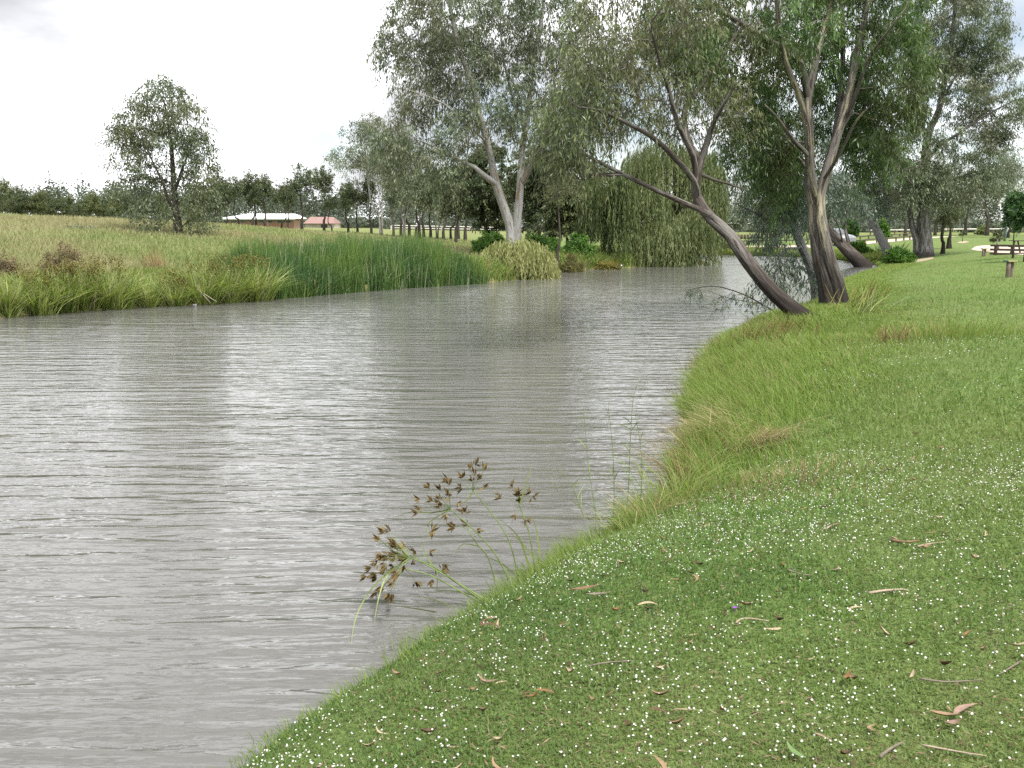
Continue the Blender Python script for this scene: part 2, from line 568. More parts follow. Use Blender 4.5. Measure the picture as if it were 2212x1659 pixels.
# ------------------------------------------------------------------ tree growing
class Skeleton:
    def __init__(s):
        s.p = []; s.par = []; s.r = []; s.pl = []; s.ok = []; s.limb = []

    def limb_add(s, pts, r0, r1, branch_from=0.0, step=.3, attach=True, pw=1.0):
        P, t = catmull(pts, step)
        par = -1
        if s.p and attach:
            Q = np.array(s.p); par = int(np.argmin(np.linalg.norm(Q - P[0], axis=1)))
            k = np.exp(-np.arange(len(P)) * .8)[:, None]
            P = P + (Q[par] - P[0]) * k
            P = P[1:]; t = t[1:]
        for q, tt in zip(P, t):
            pl = 0.0 if par < 0 else s.pl[par] + float(np.linalg.norm(q - s.p[par]))
            s.p.append(q); s.par.append(par); s.r.append(r0 + (r1 - r0) * tt ** pw); s.pl.append(pl)
            s.ok.append(tt >= branch_from); s.limb.append(True); par = len(s.p) - 1

    def grow(s, A, rng, bal=.3, step=.45, up=.25, wob=.12):
        """joins every point of A to the skeleton by the branch that costs least; returns the index of each tip"""
        A = np.asarray(A, float)
        P = np.array(s.p); pl = np.array(s.pl); ok = np.array(s.ok)
        cost = np.full(len(A), 1e9); best = np.zeros(len(A), int)

        def upd(idx):
            for c0 in range(0, len(idx), 256):
                ii = idx[c0:c0 + 256]
                Q = np.array([s.p[k] for k in ii]); L = np.array([s.pl[k] for k in ii])
                D = A[:, None, :] - Q[None]
                dist = np.linalg.norm(D, axis=2)
                down = np.maximum(-D[..., 2], 0)
                C = dist + bal * L[None] + .7 * down
                k = C.argmin(1); v = C[np.arange(len(A)), k]
                m = v < cost
                cost[m] = v[m]; best[m] = np.array(ii)[k[m]]
        upd([k for k in range(len(P)) if ok[k]])
        todo = np.ones(len(A), bool); tip = np.zeros(len(A), int)
        for _ in range(len(A)):
            a = int(np.where(todo, cost, 1e12).argmin()); todo[a] = False
            b = best[a]; p0 = np.array(s.p[b]); d = A[a] - p0; L = np.linalg.norm(d)
            n = max(1, int(L / step))
            g = s.par[b]
            t0 = unit(p0 - s.p[g]) if g >= 0 else np.array([0, 0, 1.0])
            ctrl = p0 + (t0 * .35 + np.array([0, 0, up])) * L * .5 + d * .25
            new = []; par = b
            for q in range(1, n + 1):
                t = q / n
                x = p0 * (1 - t) ** 2 + 2 * ctrl * t * (1 - t) + A[a] * t * t
                if q < n:
                    x = x + rng.normal(0, wob * L / n * .5, 3)
                s.p.append(x); s.par.append(par); s.r.append(0.0)
                s.pl.append(s.pl[par] + float(np.linalg.norm(x - s.p[par]))); s.ok.append(True); s.limb.append(False)
                par = len(s.p) - 1; new.append(par)
            tip[a] = par
            upd(new)
        return tip

    def finish(s, tip_r=.006, p=2.35):
        n = len(s.p); acc = np.zeros(n); R_ = np.zeros(n)
        s.kids = [[] for _ in range(n)]
        for k in range(n - 1, -1, -1):
            r = s.r[k] if s.limb[k] else max(acc[k] ** (1 / p) if acc[k] > 0 else 0, tip_r)
            if s.limb[k]:
                r = max(r, min(acc[k] ** (1 / p) if acc[k] > 0 else 0, r * 1.15))
            R_[k] = r
            if s.par[k] >= 0:
                acc[s.par[k]] += r ** p if not s.limb[k] else 0
        for k in range(n):
            if s.par[k] >= 0:
                s.kids[s.par[k]].append(k)
                if not s.limb[k]:
                    R_[k] = min(R_[k], .8 * R_[s.par[k]])
        s.R = R_; s.P = np.array(s.p)

    def wood(s, min_r=0.0, lump=.16, sides=(12, 7, 5, 3), flare=0.0):
        V = []; F = []; B = []; n = 0
        todo = [(k, -1) for k in range(len(s.p)) if s.par[k] < 0]
        while todo:
            k, frm = todo.pop()
            ch = [k] if frm < 0 else [frm, k]
            while s.kids[ch[-1]]:
                ks = sorted(s.kids[ch[-1]], key=lambda q: -s.R[q])
                limbs = [q for q in ks if s.limb[q]]
                if limbs and s.limb[ch[-1]]:
                    nx = limbs[0]
                else:
                    nx = ks[0]
                for q in ks:
                    if q != nx:
                        todo.append((q, ch[-1]))
                ch.append(nx)
            if len(ch) < 2:
                continue
            P = s.P[ch]; r = s.R[ch].copy()
            if frm >= 0:
                r[0] = r[1]
            if r.max() < min_r:
                continue
            keep = r >= min_r; keep[:2] = True
            m = len(ch) if keep.all() else max(2, int(np.argmin(keep)))
            P = P[:m]; r = r[:m]
            if frm < 0 and flare > 0:
                h = np.linalg.norm(P - P[0], axis=1)
                r = r * (1 + flare * np.exp(-h / (r[0] * 1.6)))
            mx = r.max()
            k_ = sides[0] if mx > .1 else sides[1] if mx > .04 else sides[2] if mx > .015 else sides[3]
            v, f, b = sweep(P, r, k_, lump if mx > .06 else 0, len(ch) + n % 97)
            V.append(v); F.append(f + n); B.append(b + np.array([n * .013 % 7, n * .017 % 5, n * .011 % 9])); n += len(v)
        return np.vstack(V), np.vstack(F), np.vstack(B)


def ell(u, v, Y, ru, rv, rd, n, rng, shell=.35):
    """points in an ellipsoid given by its centre and radii in the picture's own scale at distance Y"""
    d = unit(rng.normal(size=(n, 3))); r = (shell + (1 - shell) * rng.random(n)) ** (1 / 2.2)
    k = pxm(Y); c = at(u, v, Y)
    return c + d * r[:, None] * np.array([ru * k, rd, rv * k])


def leaf_sprays(T, D, rng, sprays=4, per=26, length=.8, droop=.55, ll=.13, lw=.022, hang=.9, spread=.06, upw=.1, jit=.5):
    """hanging sprays of narrow leaves round each branch tip: quads (base, side, tip, side) and one value per leaf"""
    n = len(T)
    T = np.repeat(T, sprays, 0); D = np.repeat(D, sprays, 0); N = len(T)
    d = unit(D * .6 + rng.normal(size=(N, 3)) * .75 + np.array([0, 0, upw]))
    L = length * (.55 + .8 * rng.random(N))
    cl = np.repeat(rng.random(n), sprays); cs = rng.random(N)
    t = rng.random((N, per)) ** .8
    dr = np.array([0, 0, -1.0]) * droop
    C = T[:, None, :] + d[:, None, :] * (L[:, None] * t)[..., None] + dr * (L[:, None] * t * t)[..., None]
    C = C + rng.normal(0, spread, C.shape)
    tan = unit(d[:, None, :] + 2 * dr * t[..., None])
    ld = unit(tan * .45 + np.array([0, 0, -hang]) + rng.normal(size=C.shape) * jit)
    wv = unit(np.cross(ld, rng.normal(size=C.shape)))
    s = (.65 + .7 * rng.random(t.shape))[..., None]
    tip = C + ld * ll * s; mid = C + ld * ll * .42 * s + wv * lw * .15
    V = np.stack([C, mid + wv * lw * .5 * s, tip, mid - wv * lw * .5 * s], 2).reshape(-1, 3)
    m = N * per
    Fq = np.arange(m * 4).reshape(m, 4)
    rnd = (.40 * cl[:, None] + .22 * cs[:, None] + .38 * rng.random(t.shape)).ravel()
    tw = (T, d, L, dr)
    return V, Fq, rnd, tw


def twig_wood(tw, r=.004, segs=4):
    T, d, L, dr = tw
    t = np.linspace(0, 1, segs)
    C = T[:, None, :] + d[:, None, :] * (L[:, None] * t)[..., None] + dr * (L[:, None] * t * t)[..., None]
    a = unit(np.cross(d, [0.3, .2, 1.0])); b = np.cross(unit(d), a)
    ring = np.stack([a, -.5 * a + .87 * b, -.5 * a - .87 * b], 1)
    V = C[:, :, None, :] + ring[:, None] * (r * (1.15 - t))[None, :, None, None]
    n = len(T)
    base = (np.arange(n) * segs * 3)[:, None, None] + (np.arange(segs - 1) * 3)[None, :, None]
    j = np.arange(3)[None, None]; j2 = (j + 1) % 3
    Fq = np.stack([base + j, base + j2, base + 3 + j2, base + 3 + j], -1).reshape(-1, 4)
    return V.reshape(-1, 3), Fq


def tips_dir(S, tips):
    P = S.P
    par = np.array(S.par)[tips]
    return unit(P[tips] - P[np.maximum(par, 0)] + 1e-6)


def tree(name, label, base, S, A, bark, leaf, rng, group=None, cat='tree', bal=.3, step=.45, up=.25, wood_min=0.0, lump=.16,
         twigs=False, flare=.35, spray=None, tip_r=.006, sides=(12, 7, 5, 3), crown_name='crown', wob=.12):
    tips = S.grow(A, rng, bal, step, up, wob) if len(A) else np.zeros(0, int)
    S.finish(tip_r)
    base = np.asarray(base, float)
    th_ = thing(name, label, cat, base, group)
    V, Fq, B = S.wood(wood_min, lump, sides, flare)
    if len(tips):
        kw = dict(spray or {})
        lv, lf, rnd, tw = leaf_sprays(S.P[tips], tips_dir(S, tips), rng, **kw)
        if twigs:
            a, b = twig_wood(tw); Fq = np.vstack([Fq, b + len(V)]); V = np.vstack([V, a]); B = np.vstack([B, a * 3])
        link(crown_name, mesh(crown_name, lv - base, lf, leaf, False, fattr={'rnd': rnd}), th_)
    link('trunk', mesh('trunk', V - base, Fq, bark, True, vattr={'bk': B}), th_)
    return th_


def px(pts, Y, dY=0.0):
    """a limb traced as (u, v[, metres nearer or farther]) at distance Y"""
    out = []
    for k, q in enumerate(pts):
        off = q[2] if len(q) > 2 else dY * k / max(1, len(pts) - 1)
        out.append(at(q[0], q[1], Y + off))
    return np.array(out)


# leaf and bark materials
GUM_GREEN = leaf_mat('gum_leaf_green', [(.12, (.024, .056, .015)), (.5, (.052, .115, .026)), (.88, (.13, .215, .058))], .34, .42, .45, (.09, .10, .035), .5)
GUM_OLIVE = leaf_mat('gum_leaf_olive', [(.12, (.042, .060, .025)), (.5, (.088, .122, .046)), (.88, (.20, .235, .105))], .3, .45, .4, (.125, .115, .06), .45)
GUM_GREY = leaf_mat('gum_leaf_grey_green', [(.12, (.046, .066, .036)), (.5, (.096, .132, .07)), (.88, (.22, .26, .155))], .3, .45, .45, (.125, .125, .075), .3)
GUM_BLUE = leaf_mat('gum_leaf_blue_green', [(.12, (.035, .06, .042)), (.5, (.072, .112, .078)), (.88, (.19, .235, .175))], .28, .4, .5, (.07, .095, .045), .4)
MEADOW_TREE = leaf_mat('meadow_tree_leaf', [(.12, (.04, .058, .034)), (.5, (.085, .115, .062)), (.88, (.20, .23, .14))], .28, .45, .45, (.12, .13, .05), .35)
DARK_LEAF = leaf_mat('dark_leaf', [(.12, (.024, .038, .018)), (.5, (.05, .072, .03)), (.88, (.11, .14, .062))], .22, .5, .3, (.07, .07, .03), .25)
CASUARINA = leaf_mat('casuarina_needles', [(.12, (.032, .046, .026)), (.5, (.068, .092, .046)), (.88, (.15, .18, .09))], .2, .6, .25, (.10, .115, .045), .2)
WILLOW = leaf_mat('willow_leaf', [(.12, (.08, .115, .04)), (.5, (.165, .205, .082)), (.88, (.29, .325, .165))], .35, .5, .35, (.085, .115, .035), .3)
WILLOW_PALE = leaf_mat('pale_willow_leaf', [(.12, (.13, .15, .05)), (.5, (.25, .275, .10)), (.88, (.40, .41, .20))], .35, .5, .3)
BRIGHT = leaf_mat('bright_shrub_leaf', [(.12, (.03, .075, .015)), (.5, (.075, .165, .03)), (.88, (.15, .26, .06))], .38, .5, .35)
DENSE = leaf_mat('dense_dark_green_leaf', [(.12, (.014, .045, .010)), (.5, (.027, .072, .017)), (.88, (.07, .14, .036))], .3, .45, .4)
FAR_LEAF = leaf_mat('far_tree_leaf', [(.12, (.05, .065, .045)), (.5, (.082, .105, .068)), (.88, (.14, .165, .105))], .2, .6, .2, (.075, .09, .07), .05)
YELLOW_LEAF = leaf_mat('yellowing_leaf', [(.12, (.09, .085, .02)), (.5, (.17, .165, .04)), (.88, (.26, .21, .06))], .35, .5, .3)

BARK_NEAR = bark_mat('gum_bark_peeling', (.36, .33, .23), (.16, .148, .136), (.046, .032, .026), (.011, .009, .008), 1.5, .445, .04, cover=.53)
BARK_LEAN = bark_mat('gum_bark_brown', (.20, .188, .175), (.105, .09, .08), (.045, .033, .027), (.016, .012, .010), 1.25, .48, .045, cover=.51)
BARK_PALE = bark_mat('gum_bark_pale', (.33, .33, .325), (.24, .165, .10), (.12, .105, .095), (.07, .06, .05), .4, .60, .02, cover=.58)
BARK_GREY = bark_mat('gum_bark_grey', (.23, .23, .225), (.105, .092, .08), (.05, .043, .038), (.03, .026, .022), .4, .55, .04)
BARK_DARK = bark_mat('dark_bark', (.085, .072, .06), (.06, .05, .042), (.035, .029, .025), (.03, .025, .022), .4, .5, .02)
BARK_FAR = bark_mat('far_bark', (.13, .115, .10), (.09, .078, .066), (.06, .05, .043), (.05, .04, .035), .4, .5, .02)

# ------------------------------------------------------------------ the two gums on the near bank
rng = np.random.default_rng(11)
Y = 25.4
b = at(1798, 668, Y); b[2] = gz(b[0], b[1]) - .1
S = Skeleton()
S.limb_add(np.vstack([[b], px([(1786, 610), (1772, 560, .05), (1763, 500, .1), (1757, 440, .1), (1751, 400, .1)], Y)]), .29, .14, .75, .25, False, .6)
S.limb_add(np.vstack([[b + np.array([.20, -.1, 0])], px([(1806, 610, -.1), (1790, 560, -.1), (1777, 500, -.1), (1770, 450, -.1), (1772, 416, -.1)], Y)]), .22, .12, .75, .25, False, .6)
S.limb_add(px([(1757, 430, -.05), (1754, 398, -.15), (1746, 310, -.45), (1743, 270, -.6), (1723, 199, -.9), (1697, 133, -1.2), (1681, 35, -1.7), (1672, -80, -2.2), (1650, -190, -2.6)], Y), .098, .04, .25)
S.limb_add(px([(1751, 400), (1747, 290, .2), (1745, 212, .4), (1759, 146, .6), (1776, 75, .7), (1798, 0, .9), (1815, -110, 1.2), (1830, -230, 1.4)], Y), .12, .05, .3)
S.limb_add(px([(1747, 205, .35), (1728, 133, .1), (1675, 97, -.5), (1617, 62, -1.2), (1542, 18, -1.8), (1453, 18, -2.5), (1409, 40, -2.8)], Y), .10, .03, .25)
S.limb_add(px([(1772, 416, -.1), (1788, 360, 0), (1803, 310, .1), (1829, 221, .5), (1847, 133, .8), (1856, 88, 1.0), (1869, 31, 1.2), (1895, -80, 1.6), (1920, -190, 2)], Y), .13, .05, .3)
S.limb_add(px([(1803, 310, .2), (1815, 220, 1.3), (1820, 146, 1.8), (1820, 22, 2.4), (1800, -100, 2.8)], Y), .10, .035, .3)
S.limb_add(px([(1815, 270, .3), (1834, 248, .3), (1874, 130, -.6), (1909, 80, -1.2), (1955, 20, -1.8)], Y), .07, .02, .3)
S.limb_add(px([(1780, 390, -.2), (1815, 330, -1.2), (1850, 260, -1.8), (1880, 230, -2.2)], Y), .05, .018, .4)
S.limb_add(px([(1745, 330, -.1), (1712, 300, -.9), (1680, 255, -1.6), (1650, 225, -2.2)], Y), .06, .018, .4)
S.limb_add(px([(1750, 370, 0), (1722, 340, 1.2), (1690, 315, 2.0), (1655, 300, 2.6)], Y), .05, .018, .4)
A = [ell(1636, 300, Y + 1.2, 70, 84, 1.6, 78, rng), ell(1690, 385, Y + 2.2, 50, 60, 1.0, 26, rng), ell(1600, 110, Y + .3, 110, 90, 1.6, 72, rng),
     ell(1465, 70, Y - 2.0, 85, 70, 1.4, 54, rng), ell(1720, 30, Y + 2.2, 110, 110, 1.8, 70, rng), ell(1850, 60, Y + 2.8, 110, 120, 1.9, 88, rng),
     ell(1920, 170, Y + .8, 72, 110, 1.6, 72, rng), ell(1880, 290, Y + 1.2, 52, 74, 1.4, 36, rng), ell(1700, 200, Y + 2.4, 70, 85, 1.2, 40, rng),
     ell(1780, -180, Y, 230, 110, 3.4, 95, rng), ell(1540, -60, Y - 1.0, 130, 60, 2.0, 44, rng), ell(1925, -20, Y, 60, 75, 2, 30, rng), ell(1800, 230, Y + 2.8, 60, 80, 1.0, 26, rng), ell(1760, 60, Y - 2.4, 90, 60, .8, 12, rng)]
tree('river_gum', 'large gum with twin fused trunk and cream peeling bark strips on the grassy bank', b, S, np.vstack(A), BARK_NEAR, GUM_GREEN, rng,
     bal=.22, step=.35, twigs=True, lump=.2, flare=.22, sides=(20, 9, 6, 4), spray=dict(sprays=5, per=26, length=.62, droop=.7, ll=.15, lw=.028, spread=.06))

rng = np.random.default_rng(12)
Y = 24.6
b = hit(1752, 688); Y = b[1]; b[2] -= .12
S = Skeleton()
S.limb_add(np.vstack([[b], px([(1722, 676), (1670, 632, .1), (1613, 562, .2), (1577, 509, .3), (1536, 472, .3), (1512, 440, .3), (1502, 411, .3), (1507, 372, .3), (1514, 345, .3)], Y)]), .195, .082, .6, .25, False, .7)
S.limb_add(px([(1505, 385, .3), (1498, 336, .1), (1467, 274, -.4), (1450, 215, -.8), (1440, 177, -1), (1422, 124, -1.4), (1405, 50, -1.8)], Y), .07, .02, .3)
S.limb_add(px([(1500, 345, .3), (1484, 310, .7), (1478, 243, 1.3), (1498, 208, 1.5), (1542, 146, 1.7), (1577, 97, 2.0), (1600, 40, 2.3)], Y), .08, .02, .3)
S.limb_add(px([(1514, 345, .3), (1530, 300, .2), (1542, 265, 0), (1560, 230, -.2), (1585, 190, -.4)], Y), .08, .025, .3)
S.limb_add(px([(1506, 425, .3), (1498, 389, -.1), (1453, 336, -.9), (1409, 296, -1.5), (1365, 272, -2), (1300, 240, -2.6), (1250, 232, -3)], Y), .08, .018, .25)
S.limb_add(px([(1555, 490, .3), (1533, 464, .2), (1476, 438, -.2), (1409, 407, -.7), (1346, 376, -1.2), (1302, 354, -1.5), (1236, 318, -2), (1195, 295, -2.3)], Y), .075, .018, .3)
S.limb_add(px([(1346, 376, -1.2), (1300, 378, -1.4), (1271, 376, -1.6), (1225, 365, -1.7), (1183, 349, -1.8)], Y), .045, .012, .2)
S.limb_add(px([(1507, 372, .3), (1535, 386, .6), (1564, 394, .9), (1613, 411, 1.3)], Y), .045, .014, .5)
A = [ell(1420, 180, Y + .9, 115, 110, 1.6, 74, rng), ell(1305, 185, Y - 1.6, 110, 75, 1.6, 66, rng), ell(1230, 270, Y - 2.3, 70, 54, 1.2, 44, rng), ell(1205, 325, Y - 2, 45, 45, .8, 20, rng),
     ell(1540, 120, Y + 2.6, 85, 95, 1.3, 44, rng), ell(1390, 40, Y - .6, 140, 85, 2.0, 64, rng), ell(1590, 240, Y + 1.2, 46, 55, 1.0, 20, rng), ell(1470, 250, Y + 1.8, 60, 60, .8, 16, rng),
     ell(1290, 120, Y - 1.8, 80, 80, 1.6, 42, rng), ell(1400, -90, Y - 1, 170, 60, 2.4, 34, rng), ell(1340, 275, Y - 1.2, 50, 30, 1.0, 10, rng)]
tree('river_gum', 'brown gum leaning far out over the river from beside the twin-trunked gum', b, S, np.vstack(A), BARK_LEAN, GUM_OLIVE, rng,
     bal=.22, step=.33, twigs=True, lump=.14, flare=.3, sides=(16, 8, 6, 4), spray=dict(sprays=4, per=15, length=.6, droop=.75, ll=.135, lw=.025, spread=.055))

# the leaning gum just behind, with blue-green leaves hanging down to the water
rng = np.random.default_rng(13)
Y = 29.5
b = at(1772, 632, Y); b[2] = gz(b[0], b[1]) - .3
S = Skeleton()
S.limb_add(np.vstack([[b], px([(1760, 600), (1742, 555), (1722, 507), (1700, 440), (1690, 380), (1686, 320)], Y)]), .17, .08, .45, .25, False)
S.limb_add(px([(1716, 490), (1680, 478, -.4), (1650, 470, -.8), (1622, 455, -1.2), (1590, 440, -1.5)], Y), .06, .015, .2)
S.limb_add(px([(1700, 440), (1672, 410, .5), (1640, 390, .9), (1600, 360, 1.3), (1575, 350, 1.5)], Y), .06, .015, .2)
S.limb_add(px([(1735, 540), (1700, 537, -1), (1690, 545, -1.6), (1682, 570, -2), (1680, 600, -2.2)], Y), .04, .012, .3)
A = [ell(1662, 430, Y, 70, 50, 1.6, 34, rng), ell(1690, 480, Y - .5, 44, 36, 1.2, 16, rng), ell(1640, 370, Y + .6, 50, 36, 1.3, 16, rng), ell(1730, 420, Y + .4, 40, 60, 1.2, 24, rng),
     ell(1682, 590, Y - 2.1, 26, 50, .5, 12, rng), ell(1700, 560, Y - 1.6, 22, 36, .5, 6, rng), ell(1660, 515, Y - 1, 36, 24, .8, 8, rng), ell(1750, 590, Y - 1.2, 14, 30, .4, 4, rng), ell(1690, 340, Y, 60, 40, 1.2, 24, rng), ell(1655, 620, Y - 2.1, 14, 25, .3, 4, rng)]
tree('river_gum', 'smaller gum with blue-green leaves hanging low over the water behind the twin-trunked gum', b, S, np.vstack(A), BARK_GREY, GUM_BLUE, rng,
     bal=.22, step=.3, twigs=True, sides=(14, 8, 5, 3), up=.1, spray=dict(sprays=4, per=16, length=.55, droop=.95, ll=.165, lw=.030, spread=.05))

# ------------------------------------------------------------------ the pale two-stemmed gum across the river
rng = np.random.default_rng(14)
Y = 57.0
b = at(1110, 530, Y); b[2] = gz(b[0], b[1]) - .1
S = Skeleton()
S.limb_add(np.vstack([[b + np.array([-.15, 0, 0])], px([(1104, 500), (1094, 464), (1072, 398, -.2), (1059, 336, -.4), (1046, 283, -.6), (1032, 230, -.8), (1019, 177, -1), (993, 110, -1.4), (975, 30, -1.8), (965, -40, -2)], Y)]), .32, .09, .4, .5, False, .8)
S.limb_add(np.vstack([[b + np.array([.2, .1, 0])], px([(1116, 490), (1121, 442), (1125, 376, .3), (1130, 310, .6), (1139, 265, .8), (1150, 150, 1.2), (1170, 40, 1.5), (1180, -50, 1.8)], Y)]), .31, .09, .4, .5, False, .8)
S.limb_add(px([(1126, 400, .2), (1134, 385, .1), (1152, 345, -.4), (1174, 301, -1), (1200, 210, -1.8), (1225, 120, -2.3)], Y), .20, .05, .3, .5)
S.limb_add(px([(1070, 402, -.2), (1046, 380, -.8), (1030, 366, -1.1), (1019, 358, -1.3), (966, 336, -1.8), (931, 340, -2.2)], Y), .19, .04, .5, .5)
S.limb_add(px([(966, 336, -1.8), (935, 315, -2.2), (904, 303, -2.4), (862, 290, -2.8)], Y), .07, .025, .3, .5)
S.limb_add(px([(1040, 260, -.6), (1000, 215, .4), (950, 150, 1.2), (905, 120, 1.8)], Y), .10, .03, .3, .5)
S.limb_add(px([(1050, 300, -.5), (1010, 270, -1.5), (960, 225, -2.4), (915, 205, -3)], Y), .08, .03, .3, .5)
S.limb_add(px([(1137, 280, .7), (1105, 200, 1.4), (1085, 110, 1.9), (1080, 20, 2.3)], Y), .10, .03, .3, .5)
A = [ell(905, 60, Y, 62, 85, 2.6, 75, rng), ell(850, 110, Y, 40, 38, 1.5, 26, rng), ell(900, 200, Y - 1.5, 42, 62, 2, 48, rng), ell(985, 30, Y - 1, 85, 80, 3, 96, rng),
     ell(1000, 140, Y, 80, 70, 3, 78, rng), ell(1060, 220, Y - .5, 80, 66, 2.6, 66, rng), ell(1090, 60, Y + 1.5, 85, 85, 3, 85, rng), ell(1190, 40, Y + 1, 85, 90, 3, 92, rng),
     ell(1185, 165, Y, 80, 75, 2.8, 76, rng), ell(1150, 270, Y - .5, 85, 40, 2.2, 40, rng), ell(1240, 230, Y - 1, 55, 70, 2.2, 36, rng), ell(855, 320, Y - 2.6, 52, 62, 1.8, 52, rng),
     ell(930, 340, Y - 2, 52, 32, 1.6, 24, rng), ell(985, 285, Y - 1.6, 50, 45, 1.6, 32, rng), ell(1060, -60, Y, 200, 60, 3.5, 66, rng), ell(1250, 100, Y, 50, 90, 2, 32, rng), ell(960, 390, Y - 2, 40, 30, 1.3, 12, rng)]
tree('river_gum', 'tall pale two-stemmed gum standing behind the willow bush across the river', b, S, np.vstack(A), BARK_PALE, GUM_GREY, rng,
     bal=.2, step=.6, wood_min=.009, flare=.15, tip_r=.012, sides=(14, 8, 5, 3), spray=dict(sprays=4, per=22, length=1.0, droop=.75, ll=.23, lw=.050, spread=.10))

# ------------------------------------------------------------------ the lone tree in the meadow
rng = np.random.default_rng(15)
b = hit(386, 512); Y = b[1]
S = Skeleton()
S.limb_add(np.vstack([[b - [0, 0, .1]], px([(383, 480), (379, 440), (375, 400, .3), (372, 340, .3), (366, 280, .2), (356, 225, 0)], Y)]), .24, .05, .22, .4, False)
S.limb_add(px([(381, 470), (362, 430, -.5), (352, 395, -.8), (330, 350, -1.2), (310, 300, -1.4)], Y), .10, .03, .2, .4)
S.limb_add(px([(376, 410), (395, 360, .5), (415, 310, .8), (425, 265, 1)], Y), .08, .03, .2, .4)
S.limb_add(px([(383, 490), (415, 470, .6), (435, 462, 1)], Y), .05, .02, .3, .4)
A = [ell(350, 225, Y, 55, 50, 1.6, 70, rng), ell(310, 270, Y, 55, 55, 1.6, 66, rng), ell(400, 265, Y, 45, 62, 1.6, 66, rng), ell(280, 330, Y, 45, 62, 1.5, 56, rng), ell(262, 290, Y, 28, 26, 1, 16, rng),
     ell(350, 330, Y, 70, 70, 2.2, 80, rng), ell(425, 350, Y, 40, 60, 1.6, 52, rng), ell(300, 410, Y, 60, 40, 1.6, 44, rng), ell(425, 420, Y, 42, 50, 1.6, 40, rng), ell(345, 420, Y + 1.2, 60, 40, 1.0, 20, rng),
     ell(315, 478, Y - .6, 32, 30, .9, 26, rng), ell(428, 475, Y, 28, 28, .9, 18, rng), ell(352, 185, Y, 25, 18, .8, 12, rng), ell(372, 475, Y - .5, 16, 22, .4, 7, rng)]
tree('meadow_tree', 'lone round-crowned tree in the open grass of the meadow', b, S, np.vstack(A), BARK_DARK, MEADOW_TREE, rng,
     bal=.2, step=.5, wood_min=.009, flare=.2, tip_r=.01, spray=dict(sprays=4, per=13, length=.62, droop=.5, ll=.17, lw=.05, spread=.1, hang=.7))

# ------------------------------------------------------------------ gums along the lawn to the right
rng = np.random.default_rng(16)
b = hit(1996, 556); Y = b[1]
S = Skeleton()
S.limb_add(np.vstack([[b - [0, 0, .1]], px([(1996, 520), (1995, 480), (1994, 440), (1996, 390), (2002, 310, .3), (2011, 274, .4), (2028, 239, .6), (2045, 150, .9), (2060, 50, 1.2), (2065, -30, 1.4)], Y)]), .50, .09, .3, .5, False, .9)
S.limb_add(np.vstack([[b + [-.4, .2, -.1]], px([(1980, 520), (1970, 486, .3), (1955, 400, .8), (1940, 332, 1.4), (1927, 270, 1.8), (1905, 190, 2.2)], Y)]), .26, .06, .4, .5, False)
S.limb_add(px([(2000, 350), (2030, 315, -.8), (2073, 287, -1.6), (2120, 255, -2), (2183, 221, -2.6), (2215, 210, -3)], Y), .13, .03, .3, .5)
S.limb_add(px([(1996, 420), (2030, 400, -1.2), (2085, 380, -2.2), (2130, 385, -2.8)], Y), .09, .03, .3, .5)
S.limb_add(px([(2002, 310), (1990, 250, -1), (1980, 221, -1.4), (1970, 140, -2)], Y), .12, .04, .3, .5)
S.limb_add(px([(2011, 274, .4), (2050, 190, 1.6), (2090, 120, 2.4), (2120, 60, 3)], Y), .12, .03, .3, .5)
S.limb_add(px([(1995, 455), (2015, 430, -1), (2045, 410, -2)], Y), .07, .025, .3, .5)
A = [ell(2100, 60, Y + 1, 66, 90, 2.6, 95, rng), ell(2140, 150, Y, 42, 62, 2, 42, rng), ell(2040, 40, Y, 80, 90, 3, 95, rng), ell(1970, 110, Y, 70, 90, 2.6, 70, rng), ell(2050, 200, Y, 85, 70, 2.6, 88, rng),
     ell(2165, 255, Y - 2, 50, 52, 1.6, 44, rng), ell(2110, 310, Y - 1.8, 60, 46, 1.8, 40, rng), ell(1930, 270, Y + 1.2, 60, 70, 2, 46, rng), ell(1985, 330, Y - 1.4, 70, 62, 1.8, 60, rng), ell(1925, 390, Y + 1, 60, 50, 1.8, 42, rng),
     ell(2065, 395, Y - 2, 75, 40, 1.8, 52, rng), ell(1975, 400, Y - 1.6, 55, 40, 1.2, 32, rng), ell(2140, 385, Y - 2.4, 42, 26, 1.4, 20, rng), ell(2060, -70, Y, 120, 50, 3, 46, rng), ell(2200, 215, Y - 2.8, 26, 26, 1, 10, rng)]
tree('river_gum', 'broad old gum with very thick grey trunk at the edge of the lawn', b, S, np.vstack(A), BARK_GREY, GUM_GREY, rng,
     bal=.2, step=.55, wood_min=.009, flare=.35, tip_r=.011, lump=.2, sides=(18, 9, 5, 3), spray=dict(sprays=5, per=30, length=.85, droop=.5, ll=.20, lw=.048, spread=.12))

